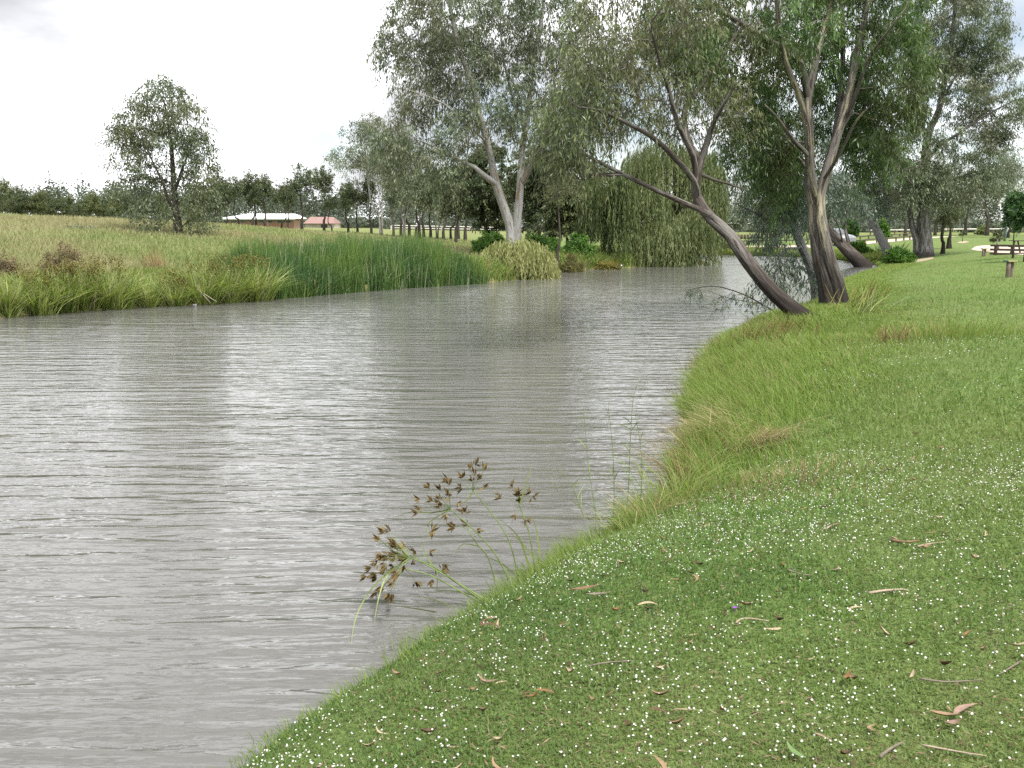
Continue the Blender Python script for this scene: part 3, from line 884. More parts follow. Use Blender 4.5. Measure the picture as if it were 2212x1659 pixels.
rng = np.random.default_rng(17)
b = hit(1926, 560); Y = b[1]
S = Skeleton()
S.limb_add(np.vstack([[b - [0, 0, .2]], px([(1914, 535), (1898, 505), (1878, 460), (1866, 420), (1857, 390), (1846, 345), (1838, 300)], Y)]), .34, .10, .5, .5, False)
S.limb_add(px([(1862, 405), (1885, 370, .6), (1905, 330, 1)], Y), .08, .03, .3, .5)
A = [ell(1850, 330, Y, 55, 62, 2.2, 58, rng), ell(1905, 350, Y + 1, 45, 55, 2, 40, rng), ell(1840, 410, Y + .8, 45, 42, 1.6, 30, rng), ell(1895, 430, Y + .4, 45, 35, 1.6, 26, rng), ell(1830, 250, Y, 50, 50, 2, 34, rng)]
tree('river_gum', 'leaning gum with pale upper trunk and dark foot in front of the flax clump', b, S, np.vstack(A), BARK_PALE, GUM_BLUE, rng,
     bal=.2, step=.55, wood_min=.009, spray=dict(sprays=4, per=25, length=.8, droop=.6, ll=.2, lw=.042, spread=.1))

rng = np.random.default_rng(18)
b = at(1872, 573, 62.5); b[2] = -.15; Y = b[1]
S = Skeleton()
S.limb_add(np.vstack([[b], px([(1845, 555), (1824, 535), (1803, 512), (1785, 490), (1768, 455), (1752, 410), (1742, 360)], Y)]), .42, .12, .7, .5, False)
S.limb_add(px([(1832, 543), (1832, 520), (1827, 500), (1829, 470, .3), (1834, 440, .6)], Y), .14, .04, .5, .5)
S.limb_add(px([(1820, 530), (1817, 512, -.4), (1812, 490, -.6), (1800, 470, -1)], Y), .07, .03, .5, .5)
A = [ell(1760, 360, Y, 70, 62, 2.2, 58, rng), ell(1800, 420, Y, 50, 50, 2, 44, rng), ell(1835, 440, Y + 1, 35, 36, 1.5, 22, rng), ell(1720, 420, Y, 50, 40, 2, 26, rng), ell(1780, 280, Y, 60, 50, 2, 30, rng)]
tree('river_gum', 'slanting brown tree rising straight out of the water below the gravel track', b, S, np.vstack(A), BARK_LEAN, GUM_BLUE, rng,
     bal=.2, step=.55, wood_min=.009, spray=dict(sprays=4, per=24, length=.8, droop=.6, ll=.2, lw=.042, spread=.1))

# ------------------------------------------------------------------ other trees, each grown from its own seed
def auto_tree(seed, name, label, u, v, hpx, wpx, Y=None, crown0=.3, leaf=GUM_GREY, bark=BARK_GREY, n=90, stems=1, lean=0.0, r0=None, group=None,
              cat='tree', spray=None, lobes=7, at_xy=None, top=1.0, min_r=.012, fork=.5, lobe_r=.26):
    rng = np.random.default_rng(seed)
    b = hit(u, v) if Y is None else at(u, v, Y)
    b = np.array([b[0], b[1], gz(b[0], b[1])])
    if at_xy is not None:
        b = np.array([at_xy[0], at_xy[1], gz(*at_xy)])
    k = pxm(b[1]); H = hpx * k; Wd = wpx * k
    S = Skeleton()
    r0 = r0 or max(.05, H * .022)
    ends = []
    for s_ in range(stems):
        a = rng.uniform(0, 2 * math.pi); sp = (0 if stems == 1 else .16) * Wd
        off = np.array([math.cos(a) * sp + lean * H * .5, math.sin(a) * sp, 0])
        mid = b + off * .5 + [rng.normal(0, .03) * H, rng.normal(0, .03) * H, H * fork * .6]
        tp = b + off * 1.3 + [rng.normal(0, .03) * H, rng.normal(0, .03) * H, H * .86]
        S.limb_add(np.array([b - [0, 0, .1] + off * .08, b + off * .22 + [0, 0, H * .2], mid, tp]), r0 * (1 if stems == 1 else .75), r0 * .2, max(.15, crown0 * .8), max(.3, H * .07), False)
    A = []
    zc = b[2] + H * (crown0 + 1) / 2; rz = H * (1 - crown0) / 2
    for q in range(lobes):
        d = unit(rng.normal(size=3)) if q else np.array([0, 0, 1.0]); d[2] = d[2] * .9 + .1
        f = rng.uniform(.35, .72)
        taper = 1 - .45 * max(0, d[2]) * top
        c = np.array([b[0] + lean * H * .5 + d[0] * Wd / 2 * f * taper, b[1] + d[1] * Wd / 2 * f * taper, zc + d[2] * rz * f])
        m = n // lobes
        dd = unit(rng.normal(size=(m, 3))); rr_ = (.3 + .7 * rng.random(m)) ** .45
        A.append(c + dd * rr_[:, None] * np.array([Wd * lobe_r, Wd * lobe_r, rz * lobe_r * 1.54]))
    A = np.vstack(A); A[:, 2] = np.maximum(A[:, 2], b[2] + H * crown0 * .8)
    px_ = pxm(b[1]) * 2.16
    sp = dict(sprays=3, per=22, length=H * .085, droop=.5, ll=max(.16, 1.9 * px_), lw=max(.035, .62 * px_), spread=H * .012, hang=.6)
    sp.update(spray or {})
    return tree(name, label, b, S, A, bark, leaf, rng, group, cat, bal=.25, step=max(.3, H * .05), wood_min=min_r, spray=sp, tip_r=min_r * 1.02, flare=.25, lump=.1, sides=(10, 7, 4, 3))


SCRUB_LEAF = leaf_mat('scrub_leaf', [(.12, (.045, .06, .025)), (.5, (.09, .115, .042)), (.88, (.18, .20, .085))], .25, .6, .25)
G = 'trees beyond the river'
# dark wood behind the pale two-stemmed gum
for a in (
    (30, 'dense dark tree filling the gap below the pale gum and its low limb', 1050, 503, 215, 150, 78, .06, DARK_LEAF, 210),
    (31, 'dark bushy tree between the pale gum and the thin straight trunk', 1165, 512, 230, 150, 72, .05, DARK_LEAF, 210),
    (32, 'dark tree behind the willows and the leaning brown gum', 1265, 520, 225, 150, 84, .05, DARK_LEAF, 190),
    (33, 'olive tree showing over the bright green shrub by the willows', 1225, 512, 175, 110, 66, .12, GUM_OLIVE, 110),
    (34, 'broad grey-green tree behind the row of dark trunks', 905, 500, 190, 120, 92, .25, GUM_GREY, 95),
    (35, 'dusky tree with low skirts next to the dark trunk row', 985, 503, 180, 110, 88, .2, DARK_LEAF, 130),
):
    auto_tree(a[0], 'wood_tree', a[1], a[2], a[3], a[4], a[5], a[6], a[7], a[8], BARK_DARK, a[9], lobes=11, group=G, spray=dict(sprays=4, per=38, ll=.24, lw=.085))
# open gums on the meadow
auto_tree(40, 'meadow_gum', 'wispy pale gum with several slender stems on the meadow crest', 824, 511, 262, 200, None, .38, GUM_GREY, BARK_PALE, 240, 4, -.12, .13, G, lobes=13, lobe_r=.21, spray=dict(per=24, hang=.9))
auto_tree(41, 'meadow_gum', 'small crooked gum with a pale side limb near the dark trunk row', 944, 517, 125, 105, None, .42, GUM_GREY, BARK_GREY, 60, 2, 0, .13, G)
auto_tree(42, 'meadow_gum', 'drooping olive gum crowded against the wispy pale gum', 872, 503, 225, 105, 80, .28, MEADOW_TREE, BARK_GREY, 160, 2, 0, .12, G, spray=dict(hang=.9))
auto_tree(43, 'thin_tree', 'thin straight tree with bare dark trunk standing between the bushes', 1204, 551, 260, 90, 55, .62, GUM_OLIVE, BARK_DARK, 46, 1, 0, .12, G)

# the row of dark trunks
RG = 'row of casuarinas along the meadow crest'
rowA = [(850, 500, 120), (866, 501, 115), (884, 502, 128), (899, 500, 118), (915, 503, 125), (930, 502, 118), (958, 505, 130), (974, 504, 120), (990, 506, 128), (1005, 507, 135)]
protos = []
for q in range(4):
    protos.append(auto_tree(60 + q, 'casuarina', 'x', 900, 500, [118, 100, 110, 126][q], [52, 58, 48, 60][q], 104, [.42, .34, .38, .42][q], CASUARINA, BARK_DARK, 66, 1, 0, .14, RG, lobes=13, top=1.5, lobe_r=.19,
                            spray=dict(sprays=3, per=16, hang=.1, upw=.5, droop=.1, length=.5, lw=.06)))


def copy_tree(o, loc, rz, sc, label, group):
    c = o.copy(); COL.objects.link(c)
    for ch in o.children:
        k = ch.copy(); COL.objects.link(k); k.parent = c
    c.location = loc; c.rotation_euler = (0, 0, rz); c.scale = (sc, sc, sc * random.uniform(.92, 1.08))
    c['label'] = label
    if group:
        c['group'] = group
    return c


used = set()


def place_row(q, u, v, hpx, Y, label, group, back=0):
    p = at(u, v, Y); loc = (p[0], p[1], gz(p[0], p[1]) - .05)
    base_h = [118, 100, 110, 126][q] * pxm(104)
    sc = 1.12 * hpx * pxm(Y) / base_h
    if q in used:
        return copy_tree(protos[q], loc, random.uniform(0, 6.28), sc, label, group)
    used.add(q)
    o = protos[q]; o.location = loc; o.scale = (sc,) * 3; o['label'] = label; o['group'] = group
    return o


for k, (u, v, h) in enumerate(rowA):
    place_row(k % 4, u, v, h, 98 + (k * 37 % 11), 'straight dark-trunked tree in the planted row before the long white rail', 'dark trunks in a planted row')
RB = [(470, 106, 'dark tree just beside the meadow tree, left end of the brick building'), (492, 88, 'short dark tree before the white roof, next beyond its low hip end'),
      (515, 100, 'feathery dark tree in front of the brick wall'), (546, 117, 'tall layered dark tree whose trunk crosses the white roof'), (553, 90, 'slim dark tree leaning against its taller neighbour before the brick wall'),
      (572, 112, 'dark tree in the middle of the brick wall'), (609, 98, 'dark tree with two trunks seen against the brick wall'), (622, 90, 'low dark tree near the far hip of the white roof'),
      (652, 122, 'tallest layered dark tree at the end of the brick building'), (700, 128, 'tall open dark tree in front of the red roof'), (716, 85, 'small dark tree over the red-roofed house'),
      (752, 108, 'dark tree just past the red-roofed house'), (772, 100, 'dark tree half hidden by the wispy pale gum'), (802, 112, 'dark tree behind the stems of the wispy pale gum')]
for k, (u, h, lab) in enumerate(RB):
    v = np.interp(u, [460, 640, 710, 810], [474, 484, 486, 493])
    place_row((k * 3 + 1) % 4, u, v, h, 108 + (k * 5 % 7), lab, RG)
scrub = [auto_tree(64 + q, 'scrub_tree', 'x', 900, 500, 110, [96, 80, 110][q], 104, [.06, .12, .04][q], [CASUARINA, SCRUB_LEAF, CASUARINA][q], BARK_DARK, 130, 1, 0, .12, RG, lobes=15, top=1.2, lobe_r=.2,
         spray=dict(sprays=3, per=22, hang=.1, upw=.5, droop=.1, length=.55, lw=.07)) for q in range(3)]
scrub_used = set()


def place_scrub(k, u, v, hpx, Y, label, group):
    q = k % 3; p = at(u, v, Y); loc = (p[0], p[1], gz(p[0], p[1]) - .05); sc = hpx * pxm(Y) / (110 * pxm(104))
    if q in scrub_used:
        return copy_tree(scrub[q], loc, random.uniform(0, 6.28), sc, label, group)
    scrub_used.add(q); o = scrub[q]; o.location = loc; o.scale = (sc,) * 3; o['label'] = label; o['group'] = group
    return o


LB = [(-20, 78), (8, 92), (44, 80), (58, 62), (84, 66), (108, 76), (126, 58), (150, 64), (166, 52), (190, 60), (207, 66), (226, 52), (246, 66), (268, 72), (292, 60), (318, 70), (345, 64), (420, 74), (446, 84), (30, 70), (96, 60)]
for k, (u, h) in enumerate(LB):
    v = np.interp(u, [-20, 240, 480], [458, 466, 476])
    place_scrub(k, u, v, h * 1.1, 100 + (k * 7 % 13), 'scrubby olive tree in the belt along the top of the meadow', 'belt of scrubby trees on the meadow crest')

# trees round the park beyond the lawn
PG = 'park trees beyond the lawn'
for a in (
    (70, 'dark tree above the far end of the white rail fence', 2132, 506, 190, 130, 128, .16, DARK_LEAF, 110, BARK_DARK),
    (71, 'dark tree over the middle of the white rail fence', 2085, 505, 165, 110, 134, .14, DARK_LEAF, 90, BARK_DARK),
    (72, 'pale green gum behind the lamp post', 2172, 508, 200, 90, 112, .3, GUM_GREY, 100, BARK_PALE),
    (73, 'dark tree behind the thick grey trunk', 2020, 505, 150, 100, 130, .15, DARK_LEAF, 80, BARK_DARK),
    (74, 'grey-green tree filling the sky beyond the lamp post', 2235, 506, 230, 120, 124, .2, GUM_GREY, 100, BARK_GREY),
    (75, 'mid-green tree behind the pale leaning gum', 1895, 507, 120, 100, 120, .12, GUM_BLUE, 80, BARK_DARK),
    (76, 'dull green tree above the gravel track and the parked car', 1840, 508, 120, 90, 128, .12, GUM_OLIVE, 76, BARK_DARK),
    (77, 'rounded tree beyond the post rail, between the two leaning gums', 1955, 505, 150, 90, 126, .14, GUM_GREY, 80, BARK_DARK),
    (78, 'grey-green tree standing by the end of the bridge', 1680, 508, 95, 110, 140, .1, GUM_GREY, 76, BARK_DARK),
    (79, 'pale round tree in front of the bridge deck', 1585, 506, 44, 46, 150, .1, GUM_GREY, 44, BARK_GREY),
    (80, 'small tree half hiding the bridge pier', 1640, 508, 52, 60, 160, .1, GUM_BLUE, 44, BARK_GREY),
):
    auto_tree(a[0], 'park_tree', a[1], a[2], a[3], a[4], a[5], a[6], a[7], a[8], a[10], a[9], lobes=8, group=PG)
auto_tree(90, 'young_tree', 'young tree with dense dark green crown by the timber rail', 2188, 558, 150, 88, None, .36, DENSE, BARK_DARK, 120, 1, 0, .06, lobes=17, lobe_r=.16, spray=dict(sprays=3, per=24, hang=.3, ll=.14, lw=.06, length=.35))
auto_tree(91, 'young_tree', 'young dense green tree cut by the frame edge beside the timber rail', 2213, 566, 150, 84, None, .36, DENSE, BARK_DARK, 110, 1, 0, .06, lobes=17, lobe_r=.16, spray=dict(sprays=3, per=24, hang=.3, ll=.14, lw=.06, length=.35))
auto_tree(92, 'sapling', 'pale bushy sapling on a thick whitish stem behind the timber rail', 2154, 541, 42, 34, None, .42, GUM_OLIVE, BARK_PALE, 26, 1, 0, .14)
auto_tree(93, 'twisted_tree', 'small twisted forked tree on the lawn beside the thick grey trunk', 2036, 548, 118, 70, None, .5, GUM_OLIVE, BARK_LEAN, 44, 2, -.14, .20)
auto_tree(94, 'small_tree', 'short tree with plain leaning trunk just behind the twisted one', 2050, 537, 105, 62, None, .42, GUM_OLIVE, BARK_LEAN, 40, 1, -.06, .19)
auto_tree(95, 'sapling', 'spindly sapling in a ring of bare soil far out on the lawn', 2079, 522, 24, 12, None, .45, GUM_OLIVE, BARK_DARK, 8, 1, 0, .04)
auto_tree(96, 'small_tree', 'dark short tree at the back of the lawn right beside the lamp post', 2178, 514, 60, 50, None, .4, DENSE, BARK_DARK, 40, 1, -.1, .18)


# ------------------------------------------------------------------ willows
def willow(name, label, base, trunk, domes, rng, leaf, strands, per=40, ll=.27, lw=.036, lmin=1.2, lmax=3.8, floor=.1, group=None, cat='tree', bark=BARK_DARK, r0=.3, out=.25, trunk_name='trunk'):
    S = Skeleton()
    for q, T in enumerate(trunk):
        S.limb_add(T, r0 if q == 0 else r0 * .5, r0 * .2, .3, .4, q > 0)
    tot = sum(d[-1] for d in domes)
    P = []; C = []
    for (u, v, Y, ru, rv, rd, w) in domes:
        n = int(strands * w / tot); k = pxm(Y); c = at(u, v, Y)
        d = unit(rng.normal(size=(n, 3))); d[:, 2] = np.abs(d[:, 2]) * .9 - .12
        P.append(c + d * (rng.random(n) ** .35)[:, None] * np.array([ru * k, rd, rv * k])); C.append(np.repeat(c[None], n, 0))
    P = np.vstack(P); C = np.vstack(C); n = len(P)
    A = P[rng.choice(n, min(n, 150), replace=False)]
    S.grow(A, rng, .25, .5, .3); S.finish(.012)
    o_ = unit((P - C) * np.array([1, 1, 0]) + rng.normal(0, .2, P.shape) * np.array([1, 1, 0]))
    L = lmin + (lmax - lmin) * rng.random(n)
    gzv = np.maximum(tz(P[:, 0], P[:, 1]), 0)
    L = np.minimum(L, P[:, 2] - gzv - floor * (.3 + 1.4 * rng.random(n))); ok = L > .25
    P, L, o_ = P[ok], L[ok], o_[ok]; n = len(P)
    t = rng.random((n, per))
    Cc = P[:, None] + o_[:, None] * (out * np.minimum(L, 2)[:, None] * np.sqrt(t))[..., None] - np.array([0, 0, 1.0]) * (L[:, None] * t)[..., None]
    Cc = Cc + np.stack([.05 * np.sin(t * 6 + rng.random((n, 1)) * 6), .05 * np.cos(t * 5 + rng.random((n, 1)) * 6), 0 * t], -1)
    ld = unit(np.array([0, 0, -1.0]) + rng.normal(0, .24, Cc.shape)); wv = unit(np.cross(ld, rng.normal(size=Cc.shape)))
    s = (.6 + .7 * rng.random(t.shape))[..., None]
    V = np.stack([Cc, Cc + ld * ll * .4 * s + wv * lw * .5 * s, Cc + ld * ll * s, Cc + ld * ll * .4 * s - wv * lw * .5 * s], 2).reshape(-1, 3)
    rnd = (.72 * rng.random((n, 1)) + .28 * rng.random(t.shape)).ravel()
    base = np.asarray(base, float)
    th_ = thing(name, label, cat, base, group)
    link('foliage', mesh('foliage', V - base, np.arange(len(V)).reshape(-1, 4), leaf, False, fattr={'rnd': rnd}), th_)
    wv_, wf, wb = S.wood(.012, .1, (10, 6, 4, 3), .2)
    link(trunk_name, mesh(trunk_name, wv_ - base, wf, bark, True, vattr={'bk': wb}), th_)
    return th_


rng = np.random.default_rng(21)
Y = 66.5
b = at(1460, 566, Y); b[2] = gz(b[0], b[1]) - .1
willow('weeping_willow', 'big weeping willow trailing its curtain into the river at the bend', b,
       [np.vstack([[b], px([(1470, 500), (1462, 430), (1455, 370)], Y)]), px([(1468, 480), (1500, 410), (1515, 380)], Y), px([(1466, 460), (1420, 410), (1395, 390)], Y, -1)],
       [(1436, 350, Y + .5, 92, 66, 2.4, 3.4), (1516, 368, Y, 46, 68, 1.7, 2.4), (1390, 420, Y - 1, 55, 60, 1.6, 1.8), (1535, 430, Y - .4, 22, 60, 1, .9), (1440, 500, Y - 2.2, 62, 46, 1.6, 1.8), (1500, 480, Y - 1.6, 48, 50, 1.5, 1.4), (1390, 520, Y - 2.6, 36, 34, 1.2, .8)],
       rng, WILLOW, 3400, lmax=3.8)
Y = 63
b = at(1310, 572, Y); b[2] = gz(b[0], b[1]) - .1
WILLOW_D = leaf_mat('willow_leaf_dark', [(.12, (.035, .055, .018)), (.5, (.072, .105, .032)), (.88, (.165, .205, .08))], .35, .5, .35)
willow('weeping_willow', 'darker narrower willow with a black trunk next to the big weeping willow', b,
       [np.vstack([[b], px([(1312, 520), (1305, 460), (1300, 420)], Y)]), px([(1310, 500), (1335, 440), (1345, 410)], Y)],
       [(1310, 400, Y, 52, 44, 1.8, 2), (1345, 400, Y - .6, 24, 46, 1.2, 1.6), (1285, 450, Y + .6, 30, 50, 1.5, 1), (1330, 480, Y - .8, 24, 30, 1, .5)], rng, WILLOW_D, 900, lmax=3.4, floor=.9)
Y = 49
b = at(1118, 596, 48.6); b[2] = .15
willow('willow_bush', 'low pale willow bush dipping into the water past the reeds', b,
       [np.vstack([[b], [b + [0, .3, .6]], [b + [.1, .5, 1.2]]]), np.array([b + [0, .2, .4], b + [.9, .3, 1.1]]), np.array([b + [0, .2, .4], b + [-.9, .3, 1.1]])],
       [(1118, 553, 49, 78, 60, 1.5, 3), (1072, 560, 49.4, 40, 44, 1.2, 1), (1165, 568, 48.6, 38, 42, 1.1, 1)], rng, WILLOW_PALE, 1500, per=26, ll=.20, lw=.03, lmin=.5, lmax=1.3, floor=.03, cat='bush', r0=.06, out=.35, trunk_name='stems')


# ------------------------------------------------------------------ leafy shrubs
def shrub(seed, name, label, u, v, Y, wpx, hpx, leaf, n=70, per=26, ll=.16, lw=.06, hang=.2, group=None, cat='shrub', up=.4, dp=None, bark=BARK_DARK):
    rng = np.random.default_rng(seed)
    b = at(u, v, Y); b[2] = gz(b[0], b[1])
    k = pxm(Y); Wd, H = wpx * k, hpx * k
    S = Skeleton()
    for q in range(5):
        a = rng.uniform(0, 6.28); e = b + [math.cos(a) * Wd * .18, math.sin(a) * Wd * .18, H * .45]
        S.limb_add(np.array([b - [0, 0, .05], (b + e) / 2 + rng.normal(0, .03, 3), e]), .03, .012, .3, .25, False)
    d = unit(rng.normal(size=(n, 3))); d[:, 2] = np.abs(d[:, 2])
    r_ = (.35 + .65 * rng.random(n)) ** .5 * (.72 + .5 * vn(d[:, 0] * 2 + seed, d[:, 1] * 2 + d[:, 2], seed))
    A = b + [0, 0, H * .12] + d * r_[:, None] * np.array([Wd / 2, dp or Wd / 2, H * .88])
    return tree(name, label, b, S, A, bark, leaf, rng, group, cat, .2, .25, up, .008, spray=dict(sprays=3, per=per, length=H * .16, droop=.3, ll=ll, lw=lw, hang=hang, upw=.5, spread=.06), flare=0, crown_name='foliage', tip_r=.0085)


shrub(110, 'shrub', 'dark leafy shrub under the low limb of the pale gum', 1062, 512, 60, 92, 52, BRIGHT, 80)
shrub(111, 'shrub', 'bright green leafy shrub between the pale gum and the thin trunk', 1175, 530, 60, 78, 60, BRIGHT, 90)
shrub(112, 'shrub', 'bright green shrub against the darker willow', 1248, 535, 61, 70, 58, BRIGHT, 80)
shrub(113, 'shrub', 'yellowing bush at the water edge under the darker willow', 1308, 576, 59.5, 62, 34, YELLOW_LEAF, 60, ll=.12, lw=.05)
shrub(114, 'shrub', 'grassy mound of brownish green herbs next to the willow bush', 1232, 584, 56, 66, 46, leaf_mat('herb_leaf', [(.12, (.06, .055, .025)), (.5, (.12, .12, .04)), (.88, (.20, .20, .07))], .3), 60, ll=.16, lw=.03, hang=-.5)
DEADB = leaf_mat('dry_weed', [(.12, (.07, .056, .032)), (.5, (.16, .13, .075)), (.88, (.26, .215, .13))], .2, .8, .1)
shrub(115, 'weed_bush', 'dry purplish-brown weed bush on the meadow edge above the sedges', 142, 612, 33.5, 88, 66, DEADB, 80, per=16, ll=.07, lw=.03, hang=-.1)
shrub(116, 'weed_bush', 'dry brown weed bush cut by the frame at the meadow edge', 14, 614, 32, 60, 50, DEADB, 60, per=16, ll=.07, lw=.03, hang=-.1)
shrub(117, 'shrub', 'blue-green patch of low weeds out in the meadow', 172, 510, 52, 70, 14, GUM_BLUE, 50, ll=.10, lw=.05, dp=1.2)
shrub(118, 'shrub', 'round grey bush on the far bank in front of the low rail', 1576, 545, 92, 40, 34, GUM_OLIVE, 50, ll=.22, lw=.09)
shrub(119, 'shrub', 'bright green reedy bush at the river corner behind the slanting tree', 1855, 563, 74, 46, 36, BRIGHT, 60, ll=.3, lw=.06, hang=-.6)
shrub(120, 'shrub', 'lush lime-green bush behind the flax clump', 1945, 552, 62, 60, 30, BRIGHT, 60, ll=.2, lw=.07, hang=-.3)
shrub(121, 'shrub', 'bright green young shrub behind the fence and parked car', 1835, 507, 122, 34, 36, BRIGHT, 40, ll=.3, lw=.14)
shrub(122, 'shrub', 'lime-green shrub right behind the pale leaning gum', 1906, 512, 108, 24, 40, BRIGHT, 36, ll=.28, lw=.12)
shrub(123, 'shrub', 'tawny-green shrub behind the white rail fence', 2122, 503, 136, 22, 18, WILLOW, 30, ll=.3, lw=.14)
shrub(124, 'shrub', 'green shrub on the far bank near the end of the curtain of willow', 1548, 547, 88, 26, 22, BRIGHT, 36, ll=.25, lw=.08)

# far wood, one mass behind everything
rng = np.random.default_rng(33)
nw = 900; per = 300
az = np.radians(rng.uniform(-34, 34, nw)); rad = rng.uniform(215, 330, nw); low = np.arange(nw) >= 620; rad[low] = rng.uniform(200, 235, low.sum())
x, y = np.sin(az) * rad, np.cos(az) * rad
topz = (6.5 + 8.0 * fbm(az * 40, rad * .015, 4, 3)) * rng.uniform(.75, 1.15, nw)
r0 = rng.uniform(1.8, 3.6, nw); topz[low] = rng.uniform(2.2, 3.6, low.sum()); r0[low] = rng.uniform(2.2, 3.4, low.sum())
d = unit(rng.normal(size=(nw, per, 3))); d[..., 2] = d[..., 2] * .9
lump = .55 + .6 * vn(d[..., 0] * 2.2 + np.arange(nw)[:, None] * 3.1, d[..., 1] * 2.2 + d[..., 2] * 2, 8)
C = np.stack([x, y, tz(x, y) + topz * np.where(low, .3, .46)], -1)[:, None] + d * (rng.random((nw, per)) ** .4 * lump)[..., None] * np.stack([r0, r0, topz * .56], -1)[:, None]
C = C.reshape(-1, 3)
d1 = unit(rng.normal(size=C.shape)); d2 = unit(np.cross(d1, rng.normal(size=C.shape)))
sz = rng.uniform(.14, .36, (len(C), 1))
V = np.stack([C - d1 * sz, C + d2 * sz * .6, C + d1 * sz, C - d2 * sz * .6], 1).reshape(-1, 3)
rnd = np.repeat(rng.random(nw), per) * .7 + .3 * rng.random(nw * per)
stuff('far_wood', mesh('far_wood', V, np.arange(len(V)).reshape(-1, 4), FAR_LEAF, False, fattr={'rnd': rnd}), 'hazy green wood on the rise beyond the meadow and park', 'woodland')

# ------------------------------------------------------------------ grass, reeds and sedges
def blades(P, h, w, lean, az, bend, face=None, rng=RNG):
    """one curved, tapering blade per point: 7 vertices, two quads and a tip"""
    n = len(P); P = np.asarray(P, float)
    h, w, lean, az, bend = [np.broadcast_to(np.asarray(q, float), (n,)) for q in (h, w, lean, az, bend)]
    D = np.stack([np.cos(az), np.sin(az), 0 * az], -1)
    fa = rng.uniform(0, 2 * math.pi, n) if face is None else face
    Wv = np.stack([np.cos(fa), np.sin(fa), 0 * fa], -1)
    rows = []
    for t, ww in ((0, .8), (.4, 1.0), (.75, .7)):
        c = P + D * (h * (lean * t + bend * t * t))[:, None] + np.array([0, 0, 1.0]) * (h * (t - .45 * bend * t * t))[:, None]
        rows += [c - Wv * (w * ww * .5)[:, None], c + Wv * (w * ww * .5)[:, None]]
    tip = P + D * (h * (lean + bend))[:, None] + np.array([0, 0, 1.0]) * (h * (1 - .45 * bend))[:, None]
    V = np.stack(rows + [tip], 1).reshape(-1, 3)
    k = np.arange(n)[:, None] * 7
    F4 = np.concatenate([k + np.array([[0, 1, 3, 2]]), k + np.array([[2, 3, 5, 4]])], 0)
    F3 = k + np.array([[4, 5, 6]])
    return V, F4, F3


def blade_mesh(name, P, h, w, lean, az, bend, rnd, mat, rng=RNG):
    V, F4, F3 = blades(P, h, w, lean, az, bend, None, rng)
    return mesh(name, V, [F4, F3], mat, False, fattr={'rnd': np.concatenate([rnd, rnd, rnd])})


def quads(P, L, w, tilt, az, rng=RNG):
    """small leaf blades lying at any tilt: base, side, tip, side"""
    n = len(P)
    D = np.stack([np.cos(az) * np.cos(tilt), np.sin(az) * np.cos(tilt), np.sin(tilt)], -1)
    S_ = unit(np.cross(D, np.stack([rng.normal(0, .35, n), rng.normal(0, .35, n), np.ones(n)], -1)))
    V = np.stack([P, P + D * (L * .5)[:, None] + S_ * (w * .5)[:, None], P + D * L[:, None], P + D * (L * .5)[:, None] - S_ * (w * .5)[:, None]], 1)
    return V.reshape(-1, 3), np.arange(4 * n).reshape(n, 4)


LAWN_LEAF = leaf_mat('lawn_leaf', [(.05, (.20, .16, .08)), (.12, (.058, .108, .028)), (.5, (.115, .198, .048)), (.85, (.19, .275, .085)), (1.0, (.26, .30, .12))], .42, .55, .3, (.15, .205, .065), .4)
TALL_GRASS = leaf_mat('tall_bank_grass', [(.05, (.24, .20, .10)), (.16, (.30, .27, .14)), (.22, (.085, .15, .033)), (.6, (.15, .235, .052)), (.9, (.235, .30, .09)), (1, (.32, .31, .15))], .45, .6, .25, (.17, .225, .06), .9)
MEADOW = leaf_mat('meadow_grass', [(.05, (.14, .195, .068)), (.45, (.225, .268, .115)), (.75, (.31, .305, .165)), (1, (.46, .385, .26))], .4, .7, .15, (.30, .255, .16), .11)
STRAW = leaf_mat('straw_grass', [(.1, (.26, .20, .11)), (.5, (.36, .29, .165)), (1, (.46, .39, .24))], .35, .7, .15)
REED = leaf_mat('cattail_leaf', [(.04, (.36, .36, .24)), (.08, (.032, .075, .03)), (.5, (.07, .14, .043)), (.85, (.13, .22, .065)), (1, (.21, .28, .11))], .4, .45, .4, (.13, .20, .045), .5)
SEDGE = leaf_mat('sedge_leaf', [(.05, (.34, .33, .22)), (.13, (.30, .26, .12)), (.18, (.065, .11, .022)), (.55, (.175, .245, .052)), (1, (.32, .37, .125))], .35, .5, .35)
SEDGE_HEAD = leaf_mat('sedge_head', [(.1, (.065, .058, .016)), (.6, (.135, .122, .036)), (1, (.21, .19, .065))], .25, .8, .1)
DOCK = leaf_mat('dock_seed', [(.1, (.09, .05, .028)), (.5, (.17, .10, .055)), (1, (.20, .22, .07))], .25, .8, .1)
BROWN_SEED = leaf_mat('brown_seed', [(.1, (.13, .09, .05)), (.5, (.23, .16, .085)), (1, (.33, .26, .14))], .25, .8, .1)

rng = np.random.default_rng(41)
